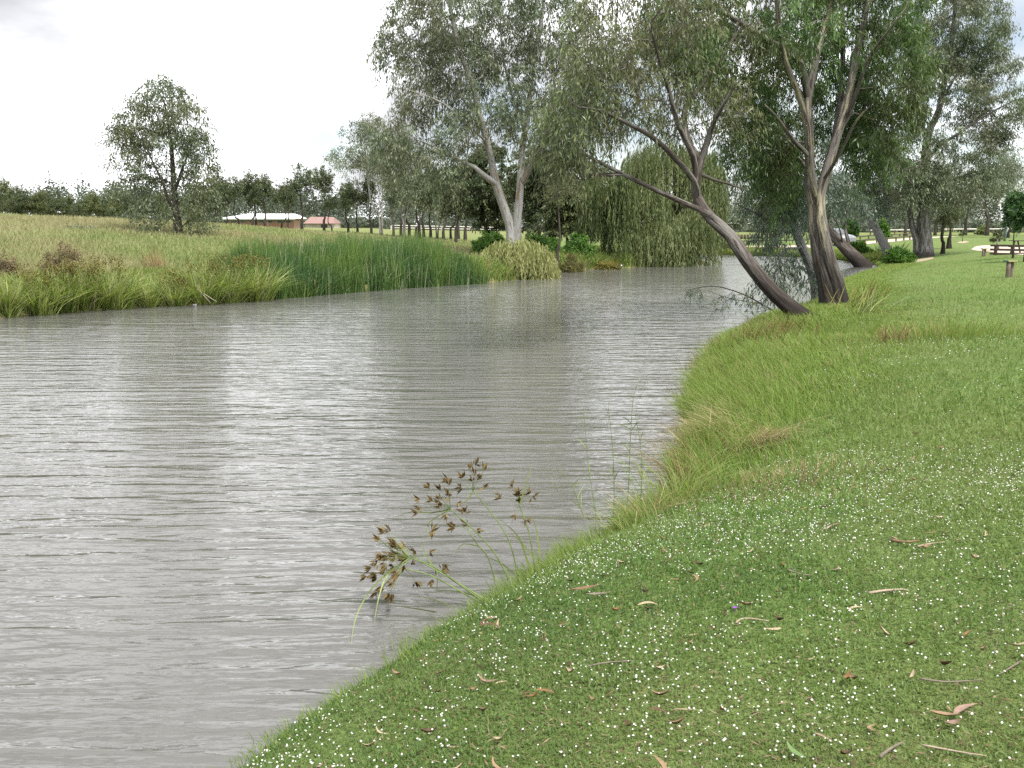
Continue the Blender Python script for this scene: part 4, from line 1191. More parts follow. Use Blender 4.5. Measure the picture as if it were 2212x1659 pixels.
# lawn: short mat near the camera, blades farther off
n = 620000
az = rng.uniform(R(-24), R(37), n); r_ = 2.1 * (62 / 2.1) ** (rng.random(n) ** 1.12)
n2 = 300000                                     # and on round to the side, out of the picture
az = np.concatenate([az, rng.uniform(R(37), R(110), n2)]); r_ = np.concatenate([r_, 1.2 * (40 / 1.2) ** rng.random(n2)])
x, y = np.sin(az) * r_, np.cos(az) * r_
F = fields(x, y); ok = (~F['ins']) & (F['dr'] < F['dl']) & (F['z'] > .06)
x, y, z, r_, s = x[ok], y[ok], F['z'][ok], r_[ok], F['dr'][ok]; n = len(x)
grow = np.clip(r_ / 4, .8, 2.6) ** .9
tuft = fbm(x * 2.3, y * 2.3, 21)
L = rng.uniform(.011, .024, n) * grow * (.75 + .6 * tuft); w = L * rng.uniform(.26, .5, n)
long_ = rng.random(n) < np.clip(.16 + .05 * r_, 0, .85)
L[long_] *= 1.9; w[long_] *= .5
tilt = np.where(long_, rng.uniform(.45, 1.45, n), rng.uniform(-.15, .95, n))
P = np.stack([x, y, z + np.where(long_, 0, rng.random(n) * .014 * grow)], -1)
V, Fq = quads(P, L, w, tilt, rng.uniform(0, 6.28, n), rng)
big = fbm(x * .8, y * .8, 6)
rnd = np.clip(.22 + .55 * rng.random(n) + .5 * (big - .5) - .25 * (tuft < .3), .06, 1); rnd = np.clip(rnd - .17 * sstep(9.5, 5, r_), .13, 1); rnd[rng.random(n) < .035] = .04
stuff('lawn_grass', mesh('lawn_grass', V, Fq, LAWN_LEAF, False, fattr={'rnd': rnd}), 'short mown grass and matted weeds of the lawn', 'grass')

# rough grass fringing the near bank
n = 170000
seg = RIGHT[3:33]; sl = np.linalg.norm(np.diff(seg, axis=0), axis=1)
wt = sl / np.interp(np.hypot(*((seg[1:] + seg[:-1]) / 2).T), [4, 8, 12, 27, 60], [14, 3.0, 1.5, 2.4, 7])
k = rng.choice(len(sl), n, p=wt / wt.sum()); f = rng.random(n)
p = seg[k] + (seg[k + 1] - seg[k]) * f[:, None]
tn = unit(seg[k + 1] - seg[k]); nr_ = np.stack([tn[:, 1], -tn[:, 0]], -1)
yy = p[:, 1]
wid = np.interp(yy, [4, 7, 9, 11, 14, 20, 26, 40], [.25, .55, 1.0, 1.5, 1.7, 2.2, 1.6, 1.2])
off = -0.08 + .22 * sstep(.45, .7, fbm(p[:, 0] * 1.7, p[:, 1] * 1.7, 33)) + 1.7 * wid * rng.random(n) ** 2.3 * (.6 + .8 * fbm(p[:, 0] * 1.1, p[:, 1] * 1.1, 31))
p = p + nr_ * off[:, None] + rng.normal(0, .05, p.shape)
F = fields(p[:, 0], p[:, 1]); ok = (F['dr'] < F['dl']) & ((~F['ins']) | (F['dr'] < .12))
p, off, yy = p[ok], off[ok], yy[ok]; n = len(p); z = np.maximum(F['z'][ok], -.02)
cl = fbm(p[:, 0] * 2.2, p[:, 1] * 2.2, 51)
h = np.interp(yy, [4, 7, 9, 12, 17, 24, 40], [.06, .12, .24, .36, .40, .24, .2]) * (.45 + 1.1 * rng.random(n)) * (.6 + .8 * cl) * np.interp(off / np.interp(yy, [4, 7, 9, 11, 14, 20, 26, 40], [.25, .55, 1.0, 1.5, 1.7, 2.2, 1.6, 1.2]), [0, .4, .9, 1.6], [1, .85, .38, .12])
aw = np.arctan2(-nr_[ok][:, 1], -nr_[ok][:, 0]) + rng.normal(0, 1.1, n)
dry = fbm(p[:, 0] * .9 + 4, p[:, 1] * .9, 61)
rnd = np.clip(.24 + .7 * rng.random(n) - .15 * (dry - .5), .2, 1); st = rng.random(n) < np.clip((dry - .45) * .9, .03, .4) * sstep(6, 10, yy); rnd[st] = rng.uniform(0, .17, st.sum())
stuff('bank_grass', blade_mesh('bank_grass', np.column_stack([p, z]), h, np.clip(np.hypot(*p.T) * .00062, .004, .03) * rng.uniform(.7, 1.3, n), rng.uniform(0, .35, n), aw, rng.uniform(.1, .75, n), rnd, TALL_GRASS, rng),
      'rough overhanging grass along the near river bank', 'grass')

# taller grass in the shallow drain
n = 9000
t_ = rng.uniform(0, 1.35, n); p = DA + (DB - DA) * t_[:, None] + rng.normal(0, .42, (n, 2))
F = fields(p[:, 0], p[:, 1]); ok = (~F['ins']); p = p[ok]; t_ = t_[ok]; n = len(p)
hh = np.interp(t_, [0, .3, .55, .8, 1.3], [.36, .32, .30, .12, .06]) * rng.uniform(.5, 1.2, n)
rnd = np.where(rng.random(n) < .12, rng.uniform(0, .16, n), rng.uniform(.25, .8, n))
stuff('drain_grass', blade_mesh('drain_grass', np.column_stack([p, F['z'][ok]]), hh, .011, rng.uniform(0, .3, n), rng.uniform(0, 6.3, n), rng.uniform(0, .4, n), rnd, TALL_GRASS, rng), 'taller green grass in the shallow drain across the lawn', 'grass')

# far banks of the right-hand side
n = 22000
seg = RIGHT[28:36]; sl = np.linalg.norm(np.diff(seg, axis=0), axis=1); k = rng.choice(len(sl), n, p=sl / sl.sum()); f = rng.random(n)
p = seg[k] + (seg[k + 1] - seg[k]) * f[:, None]; tn = unit(seg[k + 1] - seg[k]); nr_ = np.stack([tn[:, 1], -tn[:, 0]], -1)
p = p + nr_ * (3.2 * rng.random(n) ** 1.5)[:, None]
F = fields(p[:, 0], p[:, 1]); ok = ~F['ins']; p = p[ok]; n = len(p)
rnd = np.where(rng.random(n) < .2, rng.uniform(0, .17, n), rng.uniform(.25, 1, n))
stuff('far_bank_grass', blade_mesh('far_bank_grass', np.column_stack([p, F['z'][ok]]), rng.uniform(.25, .75, n) * np.interp(F['dr'][ok], [0, 1, 4], [1, .9, .35]), .05, rng.uniform(0, .3, n), rng.uniform(0, 6.3, n), rng.uniform(.1, .6, n), rnd, TALL_GRASS, rng), 'bright rough grass on the far river bank', 'grass')

# meadow across the river
n = 270000
az = rng.uniform(R(-42), R(9), n); r_ = 27 * (112 / 27) ** (rng.random(n) ** .9)
x, y = np.sin(az) * r_, np.cos(az) * r_
F = fields(x, y); ok = (~F['ins']) & (F['dl'] < F['dr']) & (F['dl'] > .4); x, y, z, r_, dl = x[ok], y[ok], F['z'][ok], r_[ok], F['dl'][ok]; n = len(x)
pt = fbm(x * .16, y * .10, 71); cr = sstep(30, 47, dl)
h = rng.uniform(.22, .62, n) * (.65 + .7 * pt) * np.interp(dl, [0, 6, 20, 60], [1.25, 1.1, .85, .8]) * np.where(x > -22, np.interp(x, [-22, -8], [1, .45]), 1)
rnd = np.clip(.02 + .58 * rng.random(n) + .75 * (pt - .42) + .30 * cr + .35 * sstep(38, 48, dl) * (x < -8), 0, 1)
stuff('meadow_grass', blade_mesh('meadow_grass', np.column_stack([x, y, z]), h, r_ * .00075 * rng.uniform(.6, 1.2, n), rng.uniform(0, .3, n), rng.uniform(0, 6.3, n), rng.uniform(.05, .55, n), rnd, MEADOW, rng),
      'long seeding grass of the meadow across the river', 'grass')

# cattail bed: stands along the far shore
def along_left(u0, u1, n, smin, smax, rng, pw=1.0):
    u = rng.uniform(u0, u1, n)
    us = np.array([1545, 1480, 1400, 1330, 1270, 1205, 1130, 1040, 960, 880, 760, 640, 540, 440, 320, 200, 90, 0][::-1], float)
    vs = np.array([571, 573, 576, 579, 582, 588, 603, 612, 617, 622, 631, 642, 650, 657, 663, 671, 679, 688][::-1], float)
    q = onz(u, np.interp(u, us, vs))[:, :2]; q2 = onz(u + 4, np.interp(u + 4, us, vs))[:, :2]
    tn = unit(q2 - q); nr_ = np.stack([-tn[:, 1], tn[:, 0]], -1)
    s = smin + (smax - smin) * rng.random(n) ** pw
    q = q + nr_ * s[:, None]
    return q, np.maximum(tz(q[:, 0], q[:, 1]), -.15), s, u


q, z, s, u = along_left(585, 1046, 17000, -.35, 3.4, rng, 1.2)
n = len(q)
edge = np.interp(u, [585, 660, 980, 1046], [.6, .92, 1, .66]) * np.interp(s, [-.35, .5, 2.5, 3.4], [.72, .95, 1.0, .82])
cl = fbm(q[:, 0] * .8, q[:, 1] * .8, 81)
cl2 = fbm(q[:, 0] * 2.4 + 3, q[:, 1] * 2.4, 85)
h = rng.uniform(.95, 1.95, n) * edge * (.5 + .6 * cl + .45 * cl2)
rnd = np.clip(.12 + .62 * rng.random(n) + .6 * (cl - .5) + .5 * (cl2 - .5), .085, 1); pale = rng.random(n) < .06; rnd[pale] = .02
bend = np.where(rng.random(n) < .16, rng.uniform(.4, .95, n), rng.uniform(0, .16, n))
keep = fbm(q[:, 0] * 1.4 + 9, q[:, 1] * 1.4, 83) > .25
stuff('cattail_reeds', blade_mesh('cattail_reeds', np.column_stack([q, z])[keep], h[keep], rng.uniform(.018, .034, n)[keep], rng.uniform(0, .14, n)[keep], rng.uniform(0, 6.3, n)[keep], bend[keep], rnd[keep], REED, rng),
      'tall dense blue-green reeds standing along the far shore', 'reeds')

# sedge clumps along the far shore, each its own
def sedge_clump(label, u, v, hpx, wpx, seed, mat=SEDGE, heads=True, n=340, name='sedge_clump'):
    rng = np.random.default_rng(seed)
    b = onz(u, v); b[2] = max(gz(b[0], b[1]), 0) ; k = pxm(b[1]); H = hpx * k; Wd = wpx * k
    th_ = thing(name, label, 'sedge', b, 'sedge clumps along the far shore')
    P = np.column_stack([rng.normal(0, Wd * .15, n), rng.uniform(-.1, Wd * .45, n), np.zeros(n)])
    P[:, 2] = np.maximum(tz(P[:, 0] + b[0], P[:, 1] + b[1]), -.05) - b[2]
    az = np.arctan2(P[:, 1] - .2, P[:, 0]) + rng.normal(0, .6, n)
    h = H * rng.uniform(.6, 1.08, n)
    rnd = rng.uniform(.2, 1, n); pl = rng.random(n) < .10; rnd[pl] = rng.uniform(0, .15, pl.sum())
    bend = np.where(rng.random(n) < .6, rng.uniform(.35, 1.1, n), rng.uniform(0, .25, n))
    link('leaf', blade_mesh('leaf', P, h, rng.uniform(.018, .036, n), rng.uniform(.08, .5, n), az, bend, rnd, mat, rng), th_)
    if heads:
        m = 64; t = rng.choice(n, m)
        C = P[t] + np.column_stack([np.cos(az[t]) * H * .15, np.sin(az[t]) * H * .15, H * rng.uniform(.72, 1.0, m)])
        C = (C[:, None] + rng.normal(0, .055, (m, 14, 3))).reshape(-1, 3)
        V, Fq = quads(C, rng.uniform(.05, .10, len(C)), rng.uniform(.02, .035, len(C)), rng.uniform(-.8, .9, len(C)), rng.uniform(0, 6.3, len(C)), rng)
        link('seed_sprays', mesh('seed_sprays', V, Fq, SEDGE_HEAD, False, fattr={'rnd': rng.random(len(C))}), th_)
    return th_


sedge_clump('lime-green sedge spraying out at the frame edge by the water', 8, 686, 85, 60, 201, n=300, heads=False)
sedge_clump('arching sedge with brown tops next to the lime-green one', 75, 681, 92, 90, 202)
sedge_clump('sedge under the dry weed bush, leaves trailing in the water', 128, 676, 100, 86, 203)
sedge_clump('upright bright sedge with a tuft of yellow leaves', 176, 672, 92, 80, 204)
sedge_clump('biggest rounded sedge with brown tops and straw-coloured foot', 232, 669, 98, 105, 205, n=460)
sedge_clump('low fresh green sedge between the biggest one and the dead stalks', 312, 664, 62, 80, 206, heads=False, n=280)
sedge_clump('short sedge beside the fallen pale reed stalks', 372, 661, 62, 80, 207)
sedge_clump('brown-topped sedge just past the white litter', 436, 658, 92, 90, 208)
sedge_clump('sedge with many bent pale leaves before the reeds', 492, 654, 95, 90, 209)
sedge_clump('olive sedge merging into the reed bed', 548, 651, 100, 90, 210)
# low growth filling between them
q, z, s, u = along_left(-30, 520, 5500, 1.2, 4.2, rng, 1.0); n = len(q)
rnd = np.where(rng.random(n) < .2, rng.uniform(0, .17, n), rng.uniform(.2, .85, n))
stuff('far_shore_grass', blade_mesh('far_shore_grass', np.column_stack([q, z]), rng.uniform(.35, .95, n) * np.interp(s, [1.2, 1.8, 4.2], [.45, .65, .55]), .024, rng.uniform(0, .3, n), rng.uniform(0, 6.3, n), rng.uniform(.1, .7, n), rnd, TALL_GRASS, rng),
      'mixed rank grass and weeds behind the far-shore sedges', 'grass')
q, z, s, u = along_left(1025, 1420, 7000, -.05, 2.6, rng, 1.0); n = len(q)
rnd = np.where(rng.random(n) < .25, rng.uniform(0, .17, n), rng.uniform(.2, .85, n))
stuff('willow_bank_grass', blade_mesh('willow_bank_grass', np.column_stack([q, z]), rng.uniform(.4, 1.0, n), .04, rng.uniform(0, .3, n), rng.uniform(0, 6.3, n), rng.uniform(.1, .7, n), rnd, TALL_GRASS, rng), 'rank grass on the bank below the willows', 'grass')
# brown tussock in the meadow edge
def tussock(name, label, P0, H, n, seed, mat, spread=.15, lean=.35, w=.012, az0=None, bend=(.1, .9), cat='grass tussock', group=None, patch=False):
    rng = np.random.default_rng(seed); b = np.array([P0[0], P0[1], max(gz(P0[0], P0[1]), 0)])
    P = np.column_stack([rng.normal(0, spread, n), rng.normal(0, spread, n), np.zeros(n)])
    P[:, 2] = tz(P[:, 0] + b[0], P[:, 1] + b[1]) - b[2]
    az = np.arctan2(P[:, 1], P[:, 0]) + rng.normal(0, .7, n) if az0 is None else az0 + rng.normal(0, .7, n)
    o_ = link(name, blade_mesh(name, P, H * rng.uniform(.5, 1.1, n), w * rng.uniform(.6, 1.3, n), rng.uniform(.05, lean, n), az, rng.uniform(*bend, n), rng.random(n), mat, rng), None, b)
    if patch:
        o_['kind'] = 'stuff'
    return tag(o_, label, cat, group)


tussock('grass_tussock', 'stiff rusty brown tussock standing alone in the meadow edge', hit(338, 590), 1.0, 90, 220, BROWN_SEED, .22, .5, .02, math.pi * .9, (0, .2))
tussock('grass_tussock', 'straw-coloured tussock drooping over the bank in front of the brown dock', onz(1540, 905, .45), .55, 420, 221, STRAW, .20, .3, .006, math.pi * 1.1, (.7, 1.4))
tussock('grass_tussock', 'second straw-coloured tussock hanging a little nearer on the grassy slope', onz(1625, 925, .55), .48, 320, 222, STRAW, .17, .3, .006, -1.4, (.7, 1.4))
tussock('dock_plant', 'reddish-brown seeding dock on the bank below the leaning gum', onz(1585, 765, .3), .7, 900, 223, DOCK, .45, .3, .012, None, (0, .4), 'weed', patch=True)
tussock('dock_plant', 'rusty seeding weeds hanging at the water edge by the straw tussock', onz(1522, 830, .2), .5, 420, 224, DOCK, .30, .5, .009, math.pi, (.1, .6), 'weed')
tussock('grass_tussock', 'brown tussock in the drain behind the flowery lawn', onz(1932, 742, .7), .36, 90, 225, BROWN_SEED, .13, .3, .011, None, (.2, .7), patch=True)
tussock('grass_tussock', 'brownish wiry grass patch on the slope of the near bank', onz(1690, 1045, .5), .17, 620, 226, BROWN_SEED, .42, .4, .004, None, (.1, .7), patch=True)
tussock('grass_tussock', 'thick green grass tuft filling the drain on the lawn', onz(2040, 745, .7), .34, 420, 227, TALL_GRASS, .42, .25, .012, None, (0, .4), patch=True)
trng = np.random.default_rng(240)
for q in range(16):                              # ragged tufts hanging over the bank edge
    i_ = 11 + q * .55; k_ = int(i_); a_, b_ = RIGHT[k_], RIGHT[k_ + 1]; p_ = a_ + (b_ - a_) * (i_ - k_); tn_ = unit(b_ - a_)
    p_ = p_ + np.array([tn_[1], -tn_[0]]) * trng.uniform(.05, .5)
    tussock('grass_tuft', 'ragged pale-tipped grass tuft overhanging the edge of the near bank', p_, trng.uniform(.38, .68), int(trng.integers(70, 130)), 241 + q, (TALL_GRASS, STRAW, TALL_GRASS, DOCK)[q % 4] if q % 8 != 7 else TALL_GRASS,
            trng.uniform(.07, .13), .45, .006, None if q % 3 else math.atan2(tn_[0], -tn_[1]), (.3, 1.2), 'grass tuft', 'grass tufts along the near bank edge')
tussock('flax_clump', 'dark strappy flax clump at the foot of the lime-green bush', hit(1925, 551), 1.1, 130, 228, REED, .42, .6, .07, None, (.2, .9), 'flax')


# sedges on the near bank, traced stem by stem
def line_tube(mb, pts, r0, r1, k=5):
    P, t = catmull(pts, .06)
    mb.tube(P, r0 + (r1 - r0) * t, k)


STEM = plain('sedge_stem', (.115, .165, .045), .55, .35, .25, 14)
LEAFY = plain('sedge_blade', (.17, .215, .07), .55, .35, .3, 9)


def ribbon(P, w, roll=0.0):
    P, t = catmull(P, .05)
    T = unit(np.gradient(P, axis=0)); Sd = unit(np.cross(T, [.5 * math.sin(roll), 1.0, .3 * math.cos(roll)]))
    ww = (w * np.sin(np.clip(.12 + t * .88, 0, 1) * math.pi) ** .5 * (1 - .75 * t))[:, None] + .0006
    V = np.stack([P - Sd * ww / 2, P - np.array([0, 0, 1]) * ww * .18, P + Sd * ww / 2], 1).reshape(-1, 3)
    i = np.arange(len(P) - 1)[:, None] * 3
    return V, np.concatenate([i + [[0, 1, 4, 3]], i + [[1, 2, 5, 4]]], 0)


def head(center, rad, n, rng, mat, parent, spread_dir):
    p0 = parent_loc(parent)
    for q in range(n):
        d = unit(spread_dir * .8 + rng.normal(size=3) * .5); c = center + d * rad * rng.uniform(.3, 1.15); c[2] -= .02 * rng.random()
        m = int(rng.integers(7, 12)); C = c + rng.normal(0, .005, (m, 3)); D = unit(d * .9 + np.array([0, 0, -.25]) + rng.normal(size=(m, 3)) * .36)
        L = rng.uniform(.036, .075, m)[:, None]; S_ = unit(np.cross(D, rng.normal(size=D.shape)))
        V = np.stack([C, C + D * L * .45 + S_ * .0085, C + D * L, C + D * L * .45 - S_ * .0085], 1).reshape(-1, 3)
        link('spikelet', mesh('spikelet', V - p0, np.arange(len(V)).reshape(-1, 4), mat, False, fattr={'rnd': rng.random(m)}), parent)
        mb = MB(); mb.tube(np.array([center, (center + c) / 2 + [0, 0, .015], c]) - p0, [.0017, .0013, .001], 3); mb.build('ray', STEM, parent)


def parent_loc(o):
    return np.array(o.location)


def near_sedge(label, Y, base_uv, stems, leaves, seed):
    rng = np.random.default_rng(seed)
    b = at(*base_uv, Y); b[2] = gz(b[0], b[1])
    th_ = thing('sedge_plant', label, 'sedge', b)
    for pts, tip_n, rad, tipdir, dy in stems:
        mb = MB(); P = np.array([at(u, v, Y + dy * q) for q, (u, v) in enumerate(pts)])
        g = gz(P[0][0], P[0][1])
        P[0][2] = min(P[0][2], g + .02)
        line_tube(mb, P - b, .0058, .0036)
        e = P[-1]
        dirn = unit(np.array([tipdir[0], -.1, tipdir[1]]))
        mb.build('stem', STEM, th_, True)
        if tip_n:
            head(e, rad * 1.25, int(tip_n * 1.3), rng, SEDGE_HEAD_BIG, th_, dirn)
    for pts, w, dy in leaves:
        P = np.array([at(u, v, Y + dy * q) for q, (u, v) in enumerate(pts)]) - b
        V, Fq = ribbon(P, w * 1.6, rng.uniform(-.5, .5))
        link('leaf', mesh('leaf', V, Fq, LEAFY, True), th_)
    return th_


SEDGE_HEAD_BIG = leaf_mat('sedge_seed_head', [(.1, (.055, .038, .016)), (.5, (.115, .082, .034)), (1, (.19, .15, .07))], .2, .8, .15)
near_sedge('sedge bowing over the water with big brown seed heads on the near bank', 6.25, (1062, 1310),
           [([(1062, 1309), (1000, 1268), (939, 1225), (885, 1205)], 13, .20, (-1, .28), -.04), ([(1066, 1308), (1010, 1272), (950, 1236), (905, 1212)], 10, .17, (-.9, .5), .03), ([(1058, 1312), (990, 1275), (930, 1243), (872, 1228)], 12, .19, (-1, -.25), .0),
            ([(1070, 1306), (985, 1258), (945, 1230), (942, 1240)], 2, .06, (0, -1), .05)],
           [([(885, 1205), (829, 1245), (790, 1290), (767, 1340), (757, 1404)], .010, -.16), ([(878, 1210), (838, 1240), (818, 1292), (806, 1362)], .009, -.13), ([(1000, 1335), (940, 1322), (880, 1312), (815, 1305)], .010, -.10),
            ([(1005, 1325), (950, 1300), (880, 1282)], .009, .02), ([(905, 1212), (850, 1190), (800, 1145)], .008, 0), ([(1060, 1315), (1020, 1285), (960, 1275), (930, 1282)], .009, .03), ([(945, 1235), (920, 1200), (912, 1175)], .007, .0), ([(945, 1232), (944, 1270), (941, 1306)], .004, .0)], 301)
near_sedge('taller upright sedge with three brown-headed stems beside the bowing one', 6.75, (1125, 1240),
           [([(1110, 1246), (1075, 1205), (1034, 1155), (973, 1100)], 11, .19, (-.9, .5), .0), ([(1124, 1232), (1105, 1185), (1078, 1130), (1022, 1060)], 9, .17, (-.25, .9), .03), ([(1156, 1200), (1145, 1160), (1134, 1125), (1122, 1092)], 9, .16, (-.1, .9), .02),
            ([(1080, 1240), (1055, 1205), (1034, 1180), (1012, 1146)], 4, .12, (-.5, .7), -.02)],
           [([(1122, 1092), (1135, 1050), (1150, 1000)], .009, .0), ([(973, 1100), (930, 1108), (890, 1105), (850, 1118)], .009, .0), ([(973, 1100), (928, 1128), (918, 1160)], .008, 0), ([(1022, 1060), (1010, 1080), (985, 1095)], .008, 0), ([(1166, 1200), (1160, 1150), (1148, 1112)], .010, 0),
            ([(1140, 1215), (1120, 1160), (1083, 1124)], .011, -.02), ([(1150, 1205), (1130, 1175), (1100, 1150)], .010, .03), ([(1112, 1240), (1080, 1215), (1042, 1200)], .010, .03), ([(1034, 1180), (1000, 1175), (980, 1200)], .008, 0)], 302)


def fine_grass(label, Y, stems, seed, col):
    rng = np.random.default_rng(seed)
    b = at(*stems[0][0], Y); b[2] = gz(b[0], b[1])
    th_ = thing('seeding_grass', label, 'tall grass', b)
    for pts in stems:
        mb = MB(); P = np.array([at(u, v, Y) for u, v in pts]) + rng.normal(0, .02, (len(pts), 3))
        P[0][2] = min(P[0][2], gz(P[0][0], P[0][1]) + .02)
        line_tube(mb, P - b, .0040, .0018, 4)
        e = P[-1]
        for q in range(7):
            h = rng.uniform(0, .22); o_ = e - np.array([0, 0, h]); d = unit(np.array([rng.normal(), rng.normal() * .6, .9 + rng.random()]))
            l = rng.uniform(.10, .24); mb.tube(np.array([o_, o_ + d * l * .5, o_ + d * l + [0, 0, .01]]) - b, [.0011, .0009, .0007], 3)
        mb.build('stem', STEM, th_, True)
        C = e + rng.normal(0, 1, (40, 3)) * np.array([.06, .06, .10])
        V, Fq = quads(C - b, rng.uniform(.008, .018, 40), np.full(40, .0035), rng.uniform(-.5, 1.3, 40), rng.uniform(0, 6.3, 40), rng)
        link('seed_head', mesh('seed_head', V, Fq, col, False, fattr={'rnd': rng.random(40)}), th_)
        for q in range(5):
            t = rng.uniform(.1, .75); i_ = int(t * (len(P) - 1)); o_ = P[i_] + (P[min(i_ + 1, len(P) - 1)] - P[i_]) * (t * (len(P) - 1) - i_)
            d = unit(np.array([rng.normal(), rng.normal() * .5, .8])); V, Fq = ribbon(np.array([o_, o_ + d * .09, o_ + d * .17 + [0, 0, -.03]]) - b, .009, rng.normal())
            link('leaf', mesh('leaf', V, Fq, LEAFY, True), th_)
    return th_


fine_grass('tall thin seeding grass rising from the near bank past the sedges', 8.3, [[(1322, 1120), (1322, 1060), (1316, 970), (1309, 885)], [(1300, 1130), (1286, 1095), (1270, 990), (1260, 890)], [(1344, 1112), (1350, 1040), (1360, 950), (1371, 862), (1388, 820)],
           [(1375, 1100), (1382, 1050), (1383, 980), (1381, 905)], [(1290, 1140), (1262, 1090), (1235, 1040), (1205, 1010)]], 311, BROWN_SEED)
fine_grass('airy seeding grass on the bank tip in front of the leaning gum', 21.5, [[(1655, 715), (1640, 680), (1622, 650), (1600, 630)], [(1690, 710), (1680, 670), (1665, 640)], [(1610, 728), (1590, 700), (1570, 672)], [(1640, 718), (1620, 690), (1585, 668), (1550, 655)], [(1720, 705), (1715, 670), (1700, 640)]], 312, BROWN_SEED)

# drooping dead twiggy branch of the leaning gum hanging to the water, kept with its sparse leaves
rng = np.random.default_rng(61)
b = onz(1705, 690, .25); S = Skeleton()
S.limb_add(np.vstack([[b], at([1665, 1625, 1585, 1540, 1495, 1478], [668, 645, 628, 618, 625, 640], 24.2)]), .022, .006, .1, .2, False)
S.limb_add(at([1640, 1600, 1560, 1530], [655, 650, 640, 628], 24.0), .012, .004, .1, .2)
A = np.vstack([ell(1500, 632, 24.2, 22, 12, .3, 9, rng), ell(1560, 650, 24, 28, 20, .3, 9, rng), ell(1640, 668, 24, 26, 20, .4, 9, rng), ell(1600, 640, 24.2, 30, 14, .3, 7, rng)])
tree('fallen_branch', 'thin half-bare branch arching out over the water in front of the leaning gum', b, S, A, BARK_LEAN, GUM_BLUE, rng, None, 'branch', .2, .2, .1, twigs=True, flare=0, spray=dict(sprays=2, per=9, length=.22, droop=.8, ll=.10, lw=.016, spread=.03), crown_name='leaves')
b = onz(1862, 700, .5)
tussock('sedge_clump', 'brown-headed sedge sprawling at the foot of the twin-trunked gum', b, .75, 90, 231, SEDGE, .16, .9, .012, .2, (.1, .9), 'sedge')
tussock('sedge_clump', 'dark brown seed stalks leaning right of the twin-trunked gum', onz(1850, 685, .5), .72, 60, 232, SEDGE_HEAD, .22, 1.1, .022, .15, (0, .3), 'sedge')

# ------------------------------------------------------------------ small white flowers, fallen leaves and twigs on the lawn
WHITE = plain('white_petals', (.50, .50, .475), .8, .2, .06, 60)
rng = np.random.default_rng(71)
n = 560000
az = rng.uniform(R(-22), R(70), n); r_ = np.exp(rng.uniform(math.log(2.3), math.log(24), n))
x, y = np.sin(az) * r_, np.cos(az) * r_
F = fields(x, y); dr = F['dr']; z = F['z']
u = CU + x / y * FPX
dens = np.interp(r_, [2.3, 3.2, 4.5, 5.6, 6.8, 7.8, 8.8, 9.4], [.022, .045, .065, .09, .18, .24, .17, 0])
dens = dens * sstep(.22, .62, fbm(x * .8, y * .8, 91)) * np.where(u > 1900, np.interp(r_, [3, 6, 7], [.3, .5, .9]), 1)
dens = np.where(dr < .1, 0, dens)
dens = np.maximum(dens, .25 * np.exp(-((x - 3.9) / .9) ** 2 - ((y - 12.4) / .75) ** 2))
dens = np.maximum(dens, .22 * np.exp(-((x - 6.2) / 1.5) ** 2 - ((y - 15.0) / .6) ** 2))
dens = np.maximum(dens, .06 * np.exp(-((x - 6.4) / 1.4) ** 2 - ((y - 13.6) / .7) ** 2))
dens = np.maximum(dens, .012 * (r_ > 9))
ok = (rng.random(n) < dens * 1.1) & (~F['ins']) & (F['dr'] < F['dl'])
fx, fy, fz, fr = x[ok], y[ok], z[ok], r_[ok]
order = np.argsort(fr + 50 * (np.abs(fx / fy) > .53) + 50 * (fr < 2.95)); fx, fy, fz, fr = fx[order], fy[order], fz[order], fr[order]


def dome(cx, cy, cz, r, tx, ty):
    a = np.arange(7) * 2 * math.pi / 7
    m = len(cx)
    nrm = unit(np.column_stack([tx, ty, np.ones(m)])); e1 = unit(np.cross(nrm, np.array([0, 1.0, .1]))); e2 = np.cross(nrm, e1)
    C = np.column_stack([cx, cy, cz])
    ring = C[:, None] + r[:, None, None] * (np.cos(a)[None, :, None] * e1[:, None] + np.sin(a)[None, :, None] * e2[:, None])
    ring2 = C[:, None] + r[:, None, None] * .6 * (np.cos(a)[None, :, None] * e1[:, None] + np.sin(a)[None, :, None] * e2[:, None]) + nrm[:, None] * (r * .5)[:, None, None]
    topv = C + nrm * (r * .66)[:, None]
    V = np.concatenate([ring, ring2, topv[:, None]], 1)
    return V


